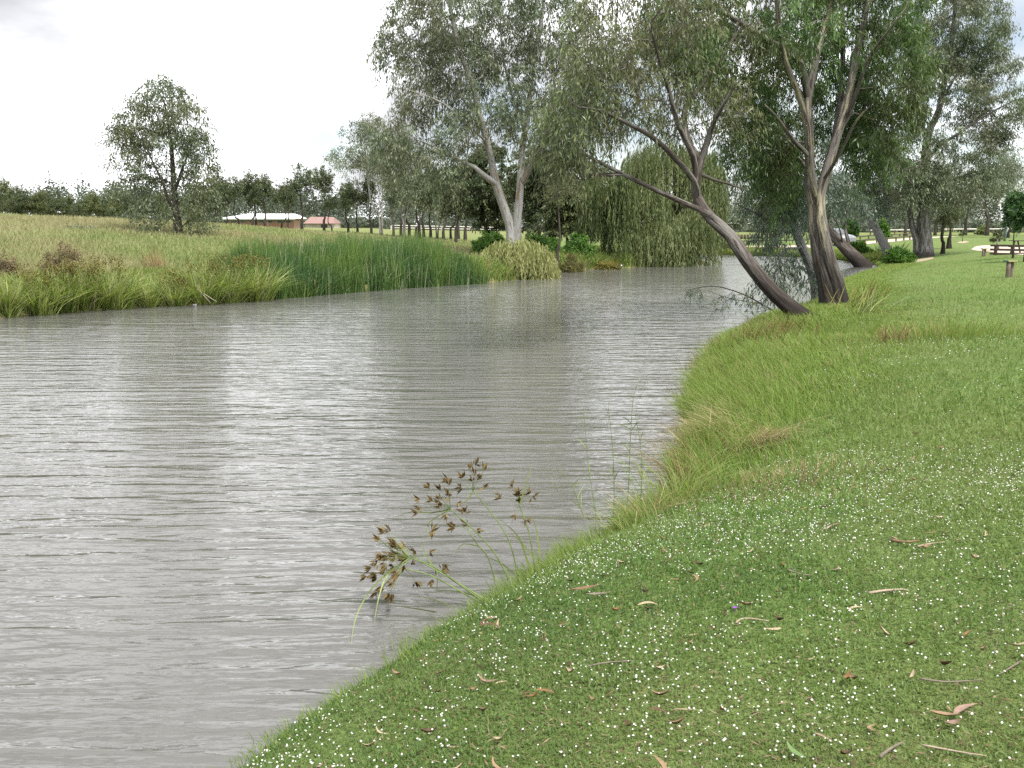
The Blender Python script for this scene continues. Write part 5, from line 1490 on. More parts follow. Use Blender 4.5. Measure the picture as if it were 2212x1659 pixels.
m = len(fx); N_IND = 290
hgt = rng.uniform(.014, .036, m); rad = rng.uniform(.0026, .0055, m) * np.clip(fr / 7, 1, 1.8)
V = dome(fx, fy, fz + hgt, rad, rng.normal(0, .35, m), rng.normal(0, .35, m) - .15)
i = np.arange(7); j = (i + 1) % 7
Q = np.stack([i, j, j + 7, i + 7], -1); T = np.stack([i + 7, j + 7, np.full(7, 14)], -1)
off = (np.arange(m - N_IND) * 15)[:, None, None]
rest = V[N_IND:].reshape(-1, 3)
stuff('lawn_flowers', mesh('lawn_flowers', rest, [(off + Q[None]).reshape(-1, 4), (off + T[None]).reshape(-1, 3)], WHITE, True), 'carpet of tiny white flowers over the lawn', 'flowers')
kinds = []
for q in range(4):
    Vd = dome(np.zeros(1), np.zeros(1), np.array([[.018, .024, .03, .021][q]]).ravel(), np.array([.0062]), rng.normal(0, .3, 1), rng.normal(0, .3, 1))[0]
    st = np.array([[.0008 * math.cos(a), .0008 * math.sin(a), zz] for zz in (-.01, Vd[14][2] - .003) for a in (0, 2.1, 4.2)])
    FF = [Q, T, np.array([[15, 16, 19, 18], [16, 17, 20, 19], [17, 15, 18, 20]])]
    me = mesh('flower', np.vstack([Vd, st]), [np.vstack([Q, FF[2]]), T], mats=[WHITE, STEM], midx=np.concatenate([np.zeros(7), np.ones(3), np.zeros(7)]), smooth=True)
    o_ = bpy.data.objects.new('white_flower', me)
    tag(o_, 'tiny domed white flower on a short stem, among the nearest on the lawn', 'flower', 'white flowers on the near lawn')
    kinds.append(o_)
for q in range(N_IND):
    o_ = kinds[q % 4] if q < 4 else kinds[q % 4].copy()
    COL.objects.link(o_); o_.location = (fx[q], fy[q], fz[q]); o_.rotation_euler = (0, 0, rng.uniform(0, 6.28)); k = rng.uniform(.6, 1.05); o_.scale = (k, k, k)

# the single violet flower
vf = MB()
for a in range(5):
    c, s_ = math.cos(a * 1.257), math.sin(a * 1.257)
    vf.add([(0, 0, .028), (c * .007 - s_ * .005, s_ * .007 + c * .005, .032), (c * .014, s_ * .014, .031), (c * .007 + s_ * .005, s_ * .007 - c * .005, .032)], [(0, 1, 2, 3)])
vf.tube(np.array([[0, 0, 0], [0, 0, .028]]), .001, 4)
p = hit(1587, 1325); o_ = vf.build('violet_flower', plain('violet_petals', (.22, .05, .42), .7, .2), None, False, p); tag(o_, 'single small violet flower among the white ones', 'flower')

# fallen gum leaves
LEAFC = {'tan': plain('dry_leaf_tan', (.20, .135, .08), .75, .25, .3, 30, dirt=(.11, .07, .04)), 'pale': plain('dry_leaf_pale', (.29, .23, .155), .75, .25, .25, 30),
         'pinkish': plain('dry_leaf_pinkish', (.20, .135, .105), .75, .25, .25, 30), 'dark brown': plain('dry_leaf_brown', (.075, .045, .025), .75, .25, .35, 30), 'orange': plain('dry_leaf_orange', (.15, .085, .035), .75, .25, .3, 30)}


def gum_leaf(L, w, curl, sick, fold, seed):
    t = np.linspace(0, 1, 9); rng = np.random.default_rng(seed)
    c = np.column_stack([L * (t - .5), sick * L * (1 - (2 * t - 1) ** 2), curl * L * (2 * t - 1) ** 2 + .004 * rng.random()])
    T = unit(np.gradient(c, axis=0)); S_ = np.column_stack([-T[:, 1], T[:, 0], 0 * t])
    ww = w * np.sin(np.clip(.04 + .94 * t, 0, 1) * math.pi) ** .75 * (1.15 - .45 * t)
    up = np.array([0, 0, 1.0]) * fold
    tw = .3 * np.sin(t * 3 + seed)[:, None]
    V = np.stack([c - S_ * ww[:, None] / 2 + up * ww[:, None] * (1 + tw), c, c + S_ * ww[:, None] / 2 + up * ww[:, None] * (1 - tw)], 1).reshape(-1, 3)
    i = np.arange(8)[:, None] * 3
    return V, np.concatenate([i + [[0, 1, 4, 3]], i + [[1, 2, 5, 4]]], 0)


shapes = [(.085, .017, .06, .10, .3, 1), (.10, .020, .18, .18, .45, 2), (.075, .022, .30, .05, .6, 3), (.12, .019, .04, .24, .2, 4), (.06, .02, .35, .12, .7, 5)]
rng = np.random.default_rng(81)
proto = {}
cnt = 0
spots = []
for _ in range(6000):
    a, rr_ = rng.uniform(R(-16), R(32)), rng.uniform(2.6, 10.5)
    x, y = math.sin(a) * rr_, math.cos(a) * rr_
    pr = np.interp(rr_, [2.6, 4, 6, 7.5, 9, 10.5], [.16, .13, .10, .08, .03, .01]) * rr_ / 6
    if rng.random() < pr * (.5 + vn(x * 1.1, y * 1.1, 5)):
        spots.append((x, y))
    if len(spots) >= 290:
        break
sp = np.array(spots); F = fields(sp[:, 0], sp[:, 1]); ok = (~F['ins']) & (F['dr'] > .25) & (F['dr'] < F['dl']); sp = np.column_stack([sp, F['z']])[ok]
cols = list(LEAFC)
for x, y, z in sp:
    c = cols[rng.choice(5, p=[.36, .2, .1, .28, .06])]; k = int(rng.integers(5))
    if (c, k) not in proto:
        V, Fq = gum_leaf(*shapes[k]); me = mesh('fallen_leaf', V, Fq, LEAFC[c], True)
        o_ = bpy.data.objects.new('fallen_leaf', me); tag(o_, c + ' dry gum leaf fallen among the white lawn flowers', 'leaf', c + ' fallen gum leaves on the lawn'); proto[(c, k)] = o_
    else:
        o_ = proto[(c, k)].copy()
    COL.objects.link(o_)
    s_ = rng.uniform(.5, 1.05); o_.location = (x, y, z + rng.uniform(.016, .028)); o_.scale = (s_, s_, s_)
    o_.rotation_euler = (rng.normal(0, .25), rng.normal(0, .18), rng.normal(0, .8) + (math.pi if rng.random() < .5 else 0))

# larger bits picked out in the photograph
TWIG = plain('grey_twig', (.15, .125, .10), .85, .15, .3, 20, .004); TWIG_P = plain('pale_twig', (.27, .22, .165), .85, .15, .25, 20, .003); BARKS = plain('shed_bark', (.14, .09, .055), .85, .15, .35, 16, .004)


def twig(label, pts, r, mat, name='twig'):
    P = np.array([hit(u, v) for u, v in pts]); P[:, 2] = tz(P[:, 0], P[:, 1]) + .018 + r
    b = P[0].copy(); mb = MB(); Q_, t = catmull(P - b, .02); mb.tube(Q_, r * (1.1 - .6 * t), 6)
    return tag(mb.build(name, mat, None, True, b), label, name.replace('_', ' '))


twig('long pale curved twig lying in the thickest flowers', [(1876, 1292), (1910, 1287), (1950, 1284), (1962, 1288)], .007, TWIG_P)
twig('short thick dark stick in the upper flower band', [(1925, 1177), (1955, 1181), (1985, 1178)], .010, BARKS)
twig('pale bent twig near the edge of the upper flower band', [(1982, 1190), (2005, 1184), (2040, 1180)], .006, TWIG_P)
twig('hooked pale twig curling round the violet flower', [(1590, 1356), (1600, 1348), (1620, 1346), (1645, 1350), (1660, 1352)], .005, TWIG_P)
twig('thin brown twig across the lower lawn, ending in a fork', [(1985, 1478), (2040, 1484), (2090, 1482), (2120, 1480)], .0035, TWIG)
twig('grey broken twig low in the frame, pointing at the big tan leaf', [(1900, 1650), (1925, 1630), (1950, 1618)], .006, TWIG)
twig('pale crooked twig below the big tan leaf', [(1990, 1622), (2040, 1632), (2090, 1640), (2130, 1646)], .0035, TWIG_P)
twig('slender brown twig crossing dead leaves near the sedges', [(1270, 1450), (1310, 1442), (1370, 1438)], .0045, TWIG)
twig('dark thin twig in the middle of the lawn flowers', [(1700, 1240), (1730, 1250), (1755, 1252)], .006, TWIG)
twig('straight pale twig at the frame edge of the lower lawn', [(2205, 1440), (2180, 1455), (2160, 1468)], .004, TWIG)


def strip(label, u, v, L, w, rz, mat, name='bark_strip', curl=.12):
    p = hit(u, v); V, Fq = gum_leaf(L, w, curl, .10, .35, int(u) % 17)
    o_ = link(name, mesh(name, V, Fq, mat, True), None, (p[0], p[1], p[2] + .025)); o_.rotation_euler = (.1, -.05, rz)
    return tag(o_, label, name.replace('_', ' '))


strip('torn brown bark strip lying at the top of the flowery slope by the sedges', 1268, 1285, .18, .026, .35, BARKS)
strip('narrow grey-brown bark strip just below the torn one', 1295, 1296, .15, .018, .15, TWIG)
strip('big tan sickle leaf in the lower corner of the lawn', 2085, 1550, .135, .026, .55, LEAFC['pinkish'], 'large_leaf', .06)
strip('wide tan leaf beside the big sickle leaf', 2040, 1565, .10, .030, -.3, LEAFC['tan'], 'large_leaf', .2)
strip('curled orange-brown leaf on edge in the middle of the lawn', 1832, 1482, .07, .026, 1.2, LEAFC['orange'], 'large_leaf', .4)
strip('green fresh gum leaf lying low near the frame bottom', 1718, 1640, .11, .022, 1.9, plain('fresh_leaf', (.10, .17, .05), .5, .4), 'large_leaf', .1)
# crumbs of litter too many to count
n = 26000
az = rng.uniform(R(-20), R(70), n); r_ = np.exp(rng.uniform(math.log(2.3), math.log(12), n)); x, y = np.sin(az) * r_, np.cos(az) * r_
F = fields(x, y); ok = (~F['ins']) & (F['dr'] > .2) & (F['dr'] < F['dl']) & (fbm(x * 1.3, y * 1.3, 44) > .36); m = ok.sum()
V, Fq = quads(np.column_stack([x, y, F['z'] + .012])[ok], rng.uniform(.02, .055, m), rng.uniform(.003, .008, m), rng.normal(0, .2, m), rng.uniform(0, 6.3, m), rng)
LIT = leaf_mat('litter', [(.1, (.045, .03, .02)), (.5, (.12, .08, .05)), (1, (.24, .18, .125))], .1, .9, .1)
stuff('leaf_litter', mesh('leaf_litter', V, Fq, LIT, False, fattr={'rnd': rng.random(m)}), 'fine brown crumbs of leaf and bark in the turf', 'litter')

# ------------------------------------------------------------------ built things
TIMBER = plain('weathered_timber', (.075, .055, .042), .85, .2, .3, 9, .006, (1, 1, .15))
TIMBER_G = plain('grey_timber', (.12, .10, .075), .85, .2, .35, 14, .006, (1, 1, .12), dirt=(.09, .075, .06))
GREENTOP = plain('green_painted_board', (.06, .13, .10), .6, .35, .2, 12)
YELLOWEDGE = plain('yellow_board_edge', (.26, .23, .085), .6, .3, .25, 12)
RAILW = plain('pale_rail', (.50, .48, .44), .8, .2, .2, 5)
POSTD = plain('dark_post', (.085, .065, .05), .85, .2, .3, 8)
GRAVEL = plain('pale_gravel', (.42, .36, .30), .95, .1, .12, 14)
BARESOIL = plain('bare_soil', (.30, .25, .18), .95, .1, .25, 7)
CONC = plain('concrete', (.42, .41, .39), .9, .2, .15, 1.2)
BRICK = NT('red_brick'); _o = BRICK.obj()
_b = BRICK.n('ShaderNodeTexBrick'); _b.inputs['Scale'].default_value = 4.0
for _k, _c in (('Color1', (.28, .14, .09)), ('Color2', (.22, .105, .068)), ('Mortar', (.36, .28, .22))):
    _b.inputs[_k].default_value = (*_c, 1)
_m = BRICK.n('ShaderNodeMapping'); _m.inputs['Rotation'].default_value = (R(90), 0, 0)
BRICK.l(_o, _m.inputs['Vector']); BRICK.l(_m.outputs[0], _b.inputs['Vector'])
BRICK = BRICK.done(BRICK.principled(_b.outputs['Color'], .9, None, .15))
ROOFW = plain('white_metal_roof', (.80, .81, .82), .5, .4, .03, 2); FASCIA = plain('green_fascia', (.30, .36, .31), .6, .3, .1, 3)
ROOFR = plain('red_tiles', (.22, .14, .125), .8, .2, .2, 3); GLASS = plain('dark_window_glass', (.05, .06, .06), .08, .5, .2, 2); WALLC = plain('cream_wall', (.55, .50, .42), .9, .2, .1, 2)


def strip_on_ground(name, pts, width, mat, lift=.012, step=1.0):
    P, _ = catmull(np.array(pts), step); T = unit(np.gradient(P[:, :2], axis=0)); N = np.stack([-T[:, 1], T[:, 0]], -1)
    rows = []
    ks = np.linspace(-.5, .5, 7)
    for k in ks:
        q = P[:, :2] + N * (k * width); rows.append(np.column_stack([q, tz(q[:, 0], q[:, 1]) + lift]))
    V = np.stack(rows, 1).reshape(-1, 3); n, m = len(P), 7
    i = np.arange(n - 1)[:, None] * m; j = np.arange(m - 1)[None]
    return setting(name, mesh(name, V, np.stack([i + j, i + j + 1, i + m + j + 1, i + m + j], -1).reshape(-1, 4), mat, True))


def pad_on_ground(name, outline, mat, lift=.02):
    """a flat patch of ground surface filled from its outline"""
    O = np.array(outline)[:, :2]; c = O.mean(0); P, _ = catmull(np.column_stack([np.vstack([O, O[:1]]), np.zeros(len(O) + 1)]), .6); P = P[:-1, :2]
    rings = [c + (P - c) * f for f in (1, .75, .5, .25)]; n = len(P)
    V = np.vstack(rings + [c[None]]); V = np.column_stack([V, tz(V[:, 0], V[:, 1]) + lift])
    i = np.arange(n); j = (i + 1) % n
    F4 = np.concatenate([np.stack([i + k * n, j + k * n, j + (k + 1) * n, i + (k + 1) * n], -1) for k in range(3)]); F3 = np.stack([i + 3 * n, j + 3 * n, np.full(n, 4 * n)], -1)
    return setting(name, mesh(name, V, [F4, F3], mat, True))


strip_on_ground('gravel_track', [hit(u, v) for u, v in ((1500, 533), (1547, 534), (1620, 535.5), (1696, 535), (1770, 532), (1826, 528), (1890, 523.5), (1963, 516.5), (2010, 513), (2060, 511))], 2.4, GRAVEL)
pad_on_ground('gravel_path', [hit(u, v) for u, v in ((2097, 539.5), (2112, 532), (2140, 530.5), (2190, 531), (2250, 533), (2300, 552), (2215, 551), (2165, 547.5), (2135, 544))], GRAVEL)
pad_on_ground('worn_soil', [hit(u, v) for u, v in ((1915, 577), (1945, 566), (1985, 560.5), (2012, 556), (2016, 559), (1985, 566), (1955, 573))], BARESOIL, .01)
pad_on_ground('mulch_ring', [hit(u, v) for u, v in ((2066, 524), (2078, 521), (2092, 521.5), (2090, 524), (2078, 525.5))], BARESOIL, .01)


def base_of(u, v):
    p = hit(u, v); return p, pxm(p[1])


# two-post stools
def stool(label, u, v, hpx, wpx, rz):
    p, k = base_of(u, v); h = hpx * k; wd = wpx * k
    th_ = thing('post_stool', label, 'stool', p, 'timber post stools on the lawn', rz)
    for s_ in (-1, 1):
        mb = MB(); r0 = wd * .21
        mb.lathe([(r0 * .2, -.12), (r0 * 1.04, -.12), (r0 * 1.03, .03), (r0 * .98, h * .45), (r0 * .97, h - .045), (r0 * .3, h - .045)], (s_ * wd * .235, s_ * wd * .12, 0), 14)
        mb.build('post', TIMBER_G, th_, True)
    mb = MB(); mb.box((0, 0, h - .0195), (wd * 1.02, wd * .72, .047), bev=.006); mb.build('seat', GREENTOP, th_)
    mb = MB(); mb.box((0, -wd * .36 - .012, h - .021), (wd * .96, .02, .044), bev=.003); mb.build('seat_edge', YELLOWEDGE, th_)
    return th_


stool('green-topped stool on two timber posts standing out on the near lawn', 2180, 599, 36, 23, .15)
stool('smaller-looking stool on two posts in front of the gravel path', 2125, 554, 17, 12, .1)


# timber barrier with three rails
p, k = base_of(2150, 551)
th_ = thing('rail_barrier', 'reddish-brown timber barrier with three rails beside the gravel path', 'barrier', p)
e = hit(2262, 549); dvec = e - p; L = np.linalg.norm(dvec[:2]); th_.rotation_euler = (0, 0, math.atan2(dvec[1], dvec[0]))
hh = 22.5 * k
for x in (0.0, 37 * k, 74 * k, 111 * k):
    mb = MB(); zb = 0; mb.box((x, 0, hh / 2 - .1), (.16, .12, hh + .16), bev=.01); mb.build('post', TIMBER, th_)
for zz in (hh - .06, hh * .52, .08):
    mb = MB(); mb.box(((111 * k - 13 * k) / 2 + .05, -.075, zz), (111 * k + 13 * k, .035, .12), bev=.008); mb.build('rail', TIMBER, th_)

# dark picnic table behind the barrier
p, k = base_of(2200, 548)
th_ = thing('picnic_table', 'dark picnic table half hidden behind the timber barrier', 'picnic table', p + np.array([.55, .35, 0]), None, .5)
for y_ in (-.6, .6):
    mb = MB()
    for s_ in (-1, 1):
        mb.box((s_ * .30, y_, .36), (.09, .045, .86), tilt=(0, s_ * -.42)); mb.box((s_ * .34, y_ * .98, .40), (.70, .04, .08))
    mb.build('leg_frame', POSTD, th_)
mb = MB(); [mb.box((x, 0, .74), (.14, 1.7, .04), bev=.005) for x in (-.31, -.155, 0, .155, .31)]; mb.build('table_top', POSTD, th_)
for s_ in (-1, 1):
    mb = MB(); mb.box((s_ * .66, 0, .45), (.24, 1.7, .04), bev=.005); mb.build('bench_seat', POSTD, th_)

# lamp post
p, k = base_of(2170, 521)
th_ = thing('lamp_post', 'thin dark green lamp post with a pale lamp head leaning out', 'lamp post', p)
H = 116 * k
DGREEN = plain('dark_green_paint', (.03, .07, .055), .5, .4, .1, 3); LAMPW = plain('lamp_housing', (.55, .56, .57), .4, .5, .05, 3, metallic=.3)
mb = MB(); mb.lathe([(.10, -.1), (.11, .02), (.11, .9), (.085, 1.0), (.07, H * .6), (.055, H)], k=12); mb.build('pole', DGREEN, th_, True)
mb = MB(); mb.tube(np.array([[0, 0, H - .03], [-.12, 0, H + .05], [-.3, 0, H + .12]]), .035, 8); mb.build('arm', DGREEN, th_, True)
mb = MB(); mb.box((-.55, 0, H + .22), (.72, .26, .12), bev=.04, tilt=(0, .34)); mb.build('lamp_head', LAMPW, th_)


# fences: rails and posts as parts
def rail_fence(label, pts, posts_every, hpx0, rails, post_mat, rail_mat, gaps=None, pw=.12, rh=.12, name='rail_fence', group=None):
    P = np.array([hit(u, v) for u, v in pts]); k = pxm(P[0][1]); H = hpx0 * k
    th_ = thing(name, label, 'fence', P[0], group)
    Q, t = catmull(P, .25); seg = np.concatenate([[0], np.cumsum(np.linalg.norm(np.diff(Q[:, :2], axis=0), axis=1))])
    n = max(1, int(round(seg[-1] / posts_every)))
    xs = np.linspace(0, seg[-1], n + 1); X = np.interp(xs, seg, Q[:, 0]); Yy = np.interp(xs, seg, Q[:, 1]); Z = tz(X, Yy)
    T = np.column_stack([X, Yy, Z]) - P[0]
    for q in range(n + 1):
        mb = MB(); mb.box(T[q] + [0, 0, H / 2 - .1], (pw, pw, H + .2), bev=.01); mb.build('post', post_mat, th_)
    for q in range(n):
        if gaps and q in gaps:
            continue
        for f in rails:
            a, c = T[q] + [0, 0, H * f], T[q + 1] + [0, 0, H * f]; d = c - a; Ld = np.linalg.norm(d)
            mb = MB(); mb.tube(np.array([a + d * .01 + [0, 0, rh * .5], c - d * .01 + [0, 0, rh * .5]]), rh * .5, 6); mb.build('rail', rail_mat, th_, True)
    return th_


rail_fence('pale-topped rail fence along the far edge of the lawn', [(2035, 505), (2080, 504.3), (2130, 504), (2180, 503), (2230, 502)], 8.5, 8.5, (.92,), POSTD, RAILW, None, .18, .24)
rail_fence('low post-and-rail fence following the near side of the gravel track', [(1826, 531), (1860, 528), (1890, 525.5), (1930, 522), (1965, 518), (2000, 515)], 2.6, 9, (.85,), POSTD, POSTD)
rail_fence('second low rail fence just past the gravel track', [(1832, 521), (1860, 518.5), (1900, 515), (1950, 512), (1990, 510)], 4.0, 8, (.85,), POSTD, POSTD)
rail_fence('pale-railed fence beyond the track, under the trees', [(1880, 508), (1905, 507.5), (1935, 507), (1965, 506.5)], 7.0, 9.5, (.9,), POSTD, RAILW, None, .15, .2)
rail_fence('low dark rail on the far bank seen past the leaning gum', [(1548, 531), (1600, 529), (1650, 528.5), (1700, 528), (1745, 527)], 3.4, 8, (.85,), POSTD, POSTD)

# separate bollards in two lines beyond the far bank
for q, (u, v) in enumerate([(1570, 517), (1575, 517), (1581, 516.6), (1588, 516.5), (1595, 516.3), (1602, 516), (1609, 516), (1616, 515.8), (1624, 515.6), (1631, 515.5), (1639, 515.4), (1646, 515.2), (1656, 515), (1664, 515), (1672, 515)]):
    p, k = base_of(u, v); mb = MB(); h = 9.5 * k; mb.lathe([(.02, -.1), (.15, -.1), (.15, h - .05), (.11, h), (.02, h)], k=10)
    tag(mb.build('bollard', POSTD, None, True, p), 'short dark timber bollard in the line below the bridge', 'bollard', 'line of bollards below the bridge')

# star pickets on the meadow
for u, v, h, lab in ((36, 463, 26, 'thin dark picket post beside the red earth mound'), (578, 478, 22, 'thin picket post on the meadow crest before the brick wall')):
    p = at(u, v, 84); p[2] = gz(p[0], p[1]); mb = MB(); mb.lathe([(.01, -.2), (.05, -.2), (.045, h * pxm(84)), (.01, h * pxm(84))], k=6); tag(mb.build('picket_post', POSTD, None, True, p), lab, 'post')

# red earth mound
rng = np.random.default_rng(91)
p = at(4, 462, 92); p[2] = gz(p[0], p[1])
th = np.linspace(0, 2 * math.pi, 40, endpoint=False); rr_ = np.linspace(0, 1, 9)
V = []
for r0 in rr_:
    for a in th:
        x, y = 3.0 * r0 * math.cos(a), 2.0 * r0 * math.sin(a)
        V.append((x, y, (1 - r0 ** 2) * 0.85 * (.75 + .5 * float(vn(np.array([x * 1.2 + 5]), np.array([y * 1.2]), 3)[0])) - .2 * (r0 == 1)))
i = np.arange(8)[:, None] * 40; j = np.arange(40)[None]; j2 = (j + 1) % 40
o_ = link('earth_mound', mesh('earth_mound', np.array(V), np.stack([i + j, i + j2, i + 40 + j2, i + 40 + j], -1).reshape(-1, 4), plain('red_earth', (.30, .17, .11), .95, .1, .3, 2, .05), True), None, p)
tag(o_, 'low mound of bare red earth on the meadow crest', 'mound')

# long brick building with white roof
Yb = 165.0; k = pxm(Yb)
c = at(560, 480, Yb); gz0 = at(560, 487, Yb)[2]
th_ = thing('brick_building', 'long low brick building with white hipped roof beyond the meadow', 'building', (c[0], c[1], gz0))
ze = at(560, 470.5, Yb)[2] - gz0; zt = at(560, 464.5, Yb)[2] - gz0; x0, x1 = (494 - 560) * k, (634 - 560) * k
mb = MB(); mb.box(((x0 + x1) / 2, 3.5, ze / 2 - .7), (x1 - x0, 7, ze + 1.4)); mb.build('wall', BRICK, th_)
mb = MB()
a0, a1 = x0 - .75, x1 + .5
Vr = [(a0, -.9, ze), (a1, -.9, ze), (a1, 7.9, ze), (a0, 7.9, ze), (a0 + 3.2, 3.5, zt + .25), (a1 - 1.0, 3.5, zt + .25)]
Vr += [(x, y, z - .14) for x, y, z in Vr[:4]]
mb.add(Vr, [(0, 1, 5, 4), (1, 2, 5), (2, 3, 4, 5), (3, 0, 4), (6, 7, 1, 0), (7, 8, 2, 1), (8, 9, 3, 2), (9, 6, 0, 3), (9, 8, 7, 6)]); mb.build('roof', ROOFW, th_)
mb = MB(); mb.box(((a0 + a1) / 2, -.86, ze - .22), (a1 - a0 - .1, .06, .15)); mb.build('fascia', FASCIA, th_)
for q in range(7):
    x = x0 + (x1 - x0) * (q + .6) / 7.2
    mb = MB(); w_ = .95; mb.box((x, -.03, ze - .62), (w_, .10, .48)); fr = mb.build('window', FASCIA, th_); mb = MB(); mb.box((x, -.085, ze - .62), (w_ - .12, .03, .36)); mb.build('pane', GLASS, fr)
# red-roofed house
Yb = 190.0; k = pxm(Yb); c = at(690, 486, Yb); gz0 = at(690, 488, Yb)[2]
th_ = thing('house', 'house with faded red tiled roof at the end of the brick building', 'house', (c[0], c[1], gz0))
mb = MB(); mb.box((0, 4, -1.15), (5.6, 7, 3.2)); mb.build('wall', WALLC, th_)
zt = at(690, 468, Yb)[2] - gz0; ze = .45
mb = MB(); Vr = [(-3.0, -.5, ze), (3.0, -.5, ze), (3.0, 8.5, ze), (-3.0, 8.5, ze), (-2.5, 4, zt), (2.0, 4, zt)]; mb.add(Vr, [(0, 1, 5, 4), (1, 2, 5), (2, 3, 4, 5), (3, 0, 4), (3, 2, 1, 0)]); mb.build('roof', ROOFR, th_)
mb = MB(); mb.box((.8, .46, -.2), (1.2, .08, .9)); mb.build('window', GLASS, th_)
# long white rail / low white building behind the dark trunk row
rail_fence('long white rail behind the row of dark trunks', [(845, 497), (900, 498), (960, 499), (1020, 500), (1075, 501)], 6.0, 9, (.95, .4), RAILW, RAILW, None, .18, .2, 'white_fence')

# road bridge
Yb = 215.0; k = pxm(Yb)
c = at(1600, 514, Yb); gb = gz(c[0], c[1])
th_ = thing('road_bridge', 'concrete road bridge on slim piers in the distance past the willow', 'bridge', (c[0], c[1], gb))
zd = at(1600, 488, Yb)[2] - gb; x0, x1 = (1480 - 1600) * k, (1790 - 1600) * k
mb = MB(); mb.box(((x0 + x1) / 2, 4, zd - .25), (x1 - x0, 9, .5), bev=.06); mb.build('deck', CONC, th_)
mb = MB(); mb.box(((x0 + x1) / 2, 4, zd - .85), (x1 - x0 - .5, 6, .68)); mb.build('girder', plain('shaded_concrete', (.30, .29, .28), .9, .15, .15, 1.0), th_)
for y_ in (-.3, 8.3):
    mb = MB(); mb.box(((x0 + x1) / 2, y_, zd + .55), (x1 - x0, .12, .12)); [mb.box((x, y_, zd + .25), (.1, .1, .5)) for x in np.arange(x0 + .5, x1, 2.0)]; mb.build('railing', RAILW, th_)
for u in (1510, 1566, 1607, 1650, 1700, 1750):
    x = (u - 1600) * k; mb = MB(); mb.box((x, 4, zd / 2 - .9), (.75, 5.5, zd - .6 + .2), bev=.12); mb.build('pier', CONC, th_)

# parked car on the gravel track
p = hit(1799, 529.5); p[2] += .012
th_ = thing('parked_car', 'silver hatchback parked on the gravel track, mostly behind the twin-trunked gum', 'car', p, None, R(-66))
SILVER = plain('silver_paint', (.22, .23, .25), .3, .6, .04, 3, metallic=.5); BLACK = plain('black_rubber', (.02, .02, .02), .7, .3, .1, 5); TAIL = plain('red_lamp', (.35, .02, .02), .3, .5, .05, 5); CHROME = plain('headlamp_lens', (.6, .6, .62), .15, .6, .05, 5)
prof = [(-1.95, .30), (-1.98, .62), (-1.90, .88), (-1.55, .95), (-1.28, 1.36), (-.95, 1.46), (.15, 1.46), (.42, 1.38), (.98, .97), (1.72, .86), (1.96, .66), (1.98, .30)]
mb = MB(); n = len(prof)
Vc = []
for y_, inset in ((-.82, .06), (-.78, 0), (.78, 0), (.82, .06)):
    for x, z in prof:
        tum = .14 * max(0, (z - .95)) / .5
        s_ = -1 if y_ < 0 else 1
        Vc.append((x * (1 - inset * .2), s_ * (abs(y_) - tum if abs(y_) > .8 or z > .95 else abs(y_)), z - inset * .3))
Fc = []
for r0 in range(3):
    Fc += [(r0 * n + i, r0 * n + i + 1, (r0 + 1) * n + i + 1, (r0 + 1) * n + i) for i in range(n - 1)]
Fc += [tuple(range(n)), tuple(range(4 * n - 1, 3 * n - 1, -1))] + [(r0 * n, (r0 + 1) * n, (r0 + 1) * n + n - 1, r0 * n + n - 1) for r0 in range(3)]
mb.add(Vc, Fc); mb.build('body', SILVER, th_)
for s_ in (-1, 1):
    mb = MB(); mb.prism([(-1.12, s_ * .775, .99), (.78, s_ * .775, .99), (.36, s_ * .72, 1.33), (-.95, s_ * .72, 1.38)], (0, s_ * .035, 0)); mb.build('side_window', GLASS, th_)
    mb = MB(); mb.box((1.93, s_ * .6, .70), (.08, .3, .13), bev=.02); mb.build('headlight', CHROME, th_)
    mb = MB(); mb.box((-1.95, s_ * .62, .78), (.07, .22, .2), bev=.02); mb.build('taillight', TAIL, th_)
for x0_, z0_, x1_, z1_, nm in ((-1.60, .98, -1.27, 1.35, 'rear_window'), (1.0, .985, .44, 1.37, 'windscreen')):
    dx = -.02 if x0_ < 0 else .02
    mb = MB(); mb.prism([(x0_ + dx, -.62, z0_), (x0_ + dx, .62, z0_), (x1_ + dx, .56, z1_), (x1_ + dx, -.56, z1_)], (dx, 0, .02)); mb.build(nm, GLASS, th_)
for x in (-1.22, 1.28):
    for s_ in (-1, 1):
        mb = MB(); a = np.linspace(0, 2 * math.pi, 21)[:-1]
        mb.prism([(x + .31 * math.cos(q), s_ * .83, .31 + .31 * math.sin(q)) for q in a], (0, -s_ * .2, 0)); wh = mb.build('wheel', BLACK, th_)
        mb = MB(); mb.prism([(x + .2 * math.cos(q), s_ * .845, .31 + .2 * math.sin(q)) for q in a], (0, -s_ * .02, 0)); mb.build('rim', CHROME, wh)

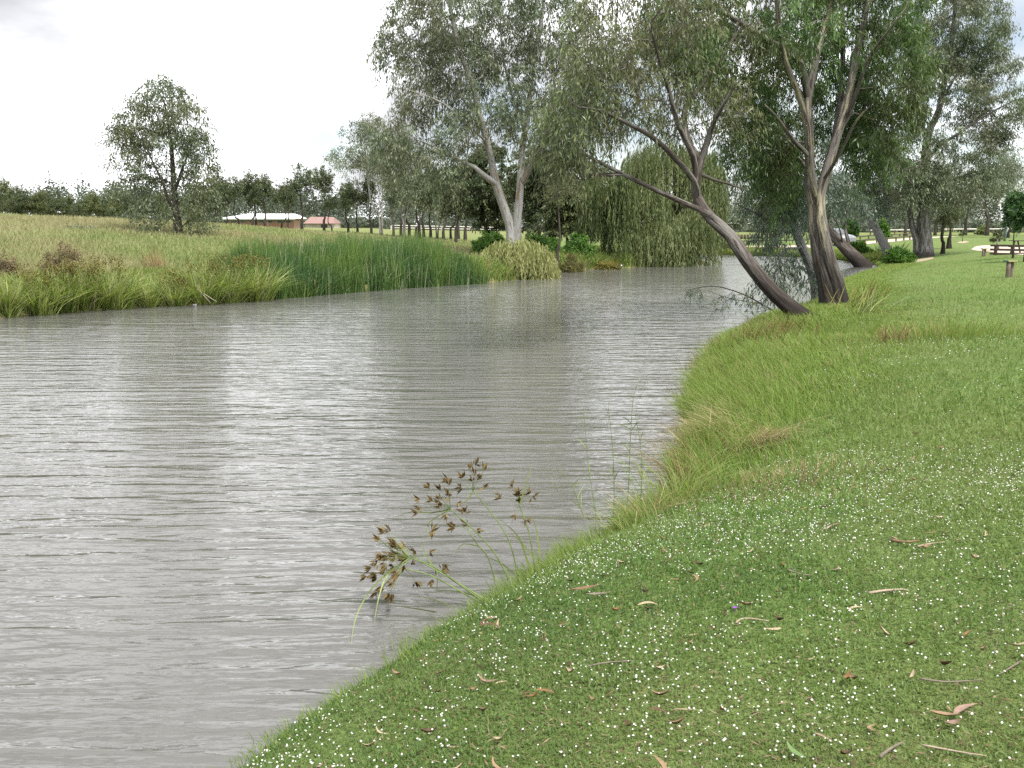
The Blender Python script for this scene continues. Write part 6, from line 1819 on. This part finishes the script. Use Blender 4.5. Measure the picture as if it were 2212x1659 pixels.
# duck on the water
p = onz(1333, 581)
th_ = thing('duck', 'black and white duck floating near the bank below the willows', 'duck', (p[0], p[1], 0.0))
DUCKB = plain('dark_plumage', (.05, .045, .04), .8, .2, .2, 10); DUCKW = plain('white_plumage', (.74, .73, .70), .8, .2, .05, 10)
mb = MB(); mb.tube(np.array([[-.30, 0, .14], [-.22, 0, .10], [-.08, 0, .075], [.08, 0, .075], [.18, 0, .085], [.24, 0, .14], [.26, 0, .22], [.30, 0, .27], [.35, 0, .27]]), np.array([.02, .07, .105, .11, .085, .05, .04, .048, .02]), 12); mb.build('body', DUCKB, th_, True)
mb = MB(); mb.tube(np.array([[-.24, -.085, .13], [-.10, -.115, .115], [.06, -.10, .10]]), np.array([.015, .04, .02]), 8); mb.tube(np.array([[-.24, .085, .13], [-.10, .115, .115], [.06, .10, .10]]), np.array([.015, .04, .02]), 8); mb.build('wing', DUCKW, th_, True)
mb = MB(); mb.tube(np.array([[.245, 0, .17], [.262, 0, .21], [.275, 0, .24]]), np.array([.052, .05, .045]), 10); mb.build('neck_patch', DUCKW, th_, True)
mb = MB(); mb.tube(np.array([[.345, 0, .265], [.40, 0, .255], [.425, 0, .25]]), np.array([.018, .014, .008]), 6); mb.build('bill', plain('bill', (.28, .20, .08), .5, .3), th_, True)

# bits at the far shore
p = onz(420, 660); rng = np.random.default_rng(95); mb = MB()
a = np.linspace(0, 2 * math.pi, 14)[:-1]
mb.lathe([(.02, -.03), (.06, -.02), (.085, .01), (.06, .03), (.02, .035)], k=11); me = mb.build('litter', plain('white_plastic', (.30, .31, .32), .6, .5, .08, 12), None, True, (p[0], p[1], .0))
for v_ in me.data.vertices:
    v_.co += Vector(rng.normal(0, .014, 3))
tag(me, 'crumpled scrap of white plastic washed up against the sedges', 'litter')
PALE = plain('dead_reed_stalk', (.30, .27, .20), .8, .2, .2, 8)
for q, (pts, lab) in enumerate((([(428, 624), (455, 655)], 'longest pale dead reed stalk slanting to the water beside the litter'), ([(440, 634), (468, 652)], 'shorter pale dead stalk lying along the longest one'), ([(398, 640), (388, 658)], 'dead pale stalk leaning the other way next to the white litter'), ([(186, 626), (203, 645)], 'short bleached stalk leaning across the brown-topped sedges'))):
    P = at([c_[0] for c_ in pts], [c_[1] for c_ in pts], onz(pts[1][0], 659)[1] - .25); b = P[1].copy(); mb = MB(); mb.tube(P[::-1] - b, [.014, .011], 6); tag(mb.build('dead_stalk', PALE, None, True, b), lab, 'stalk')
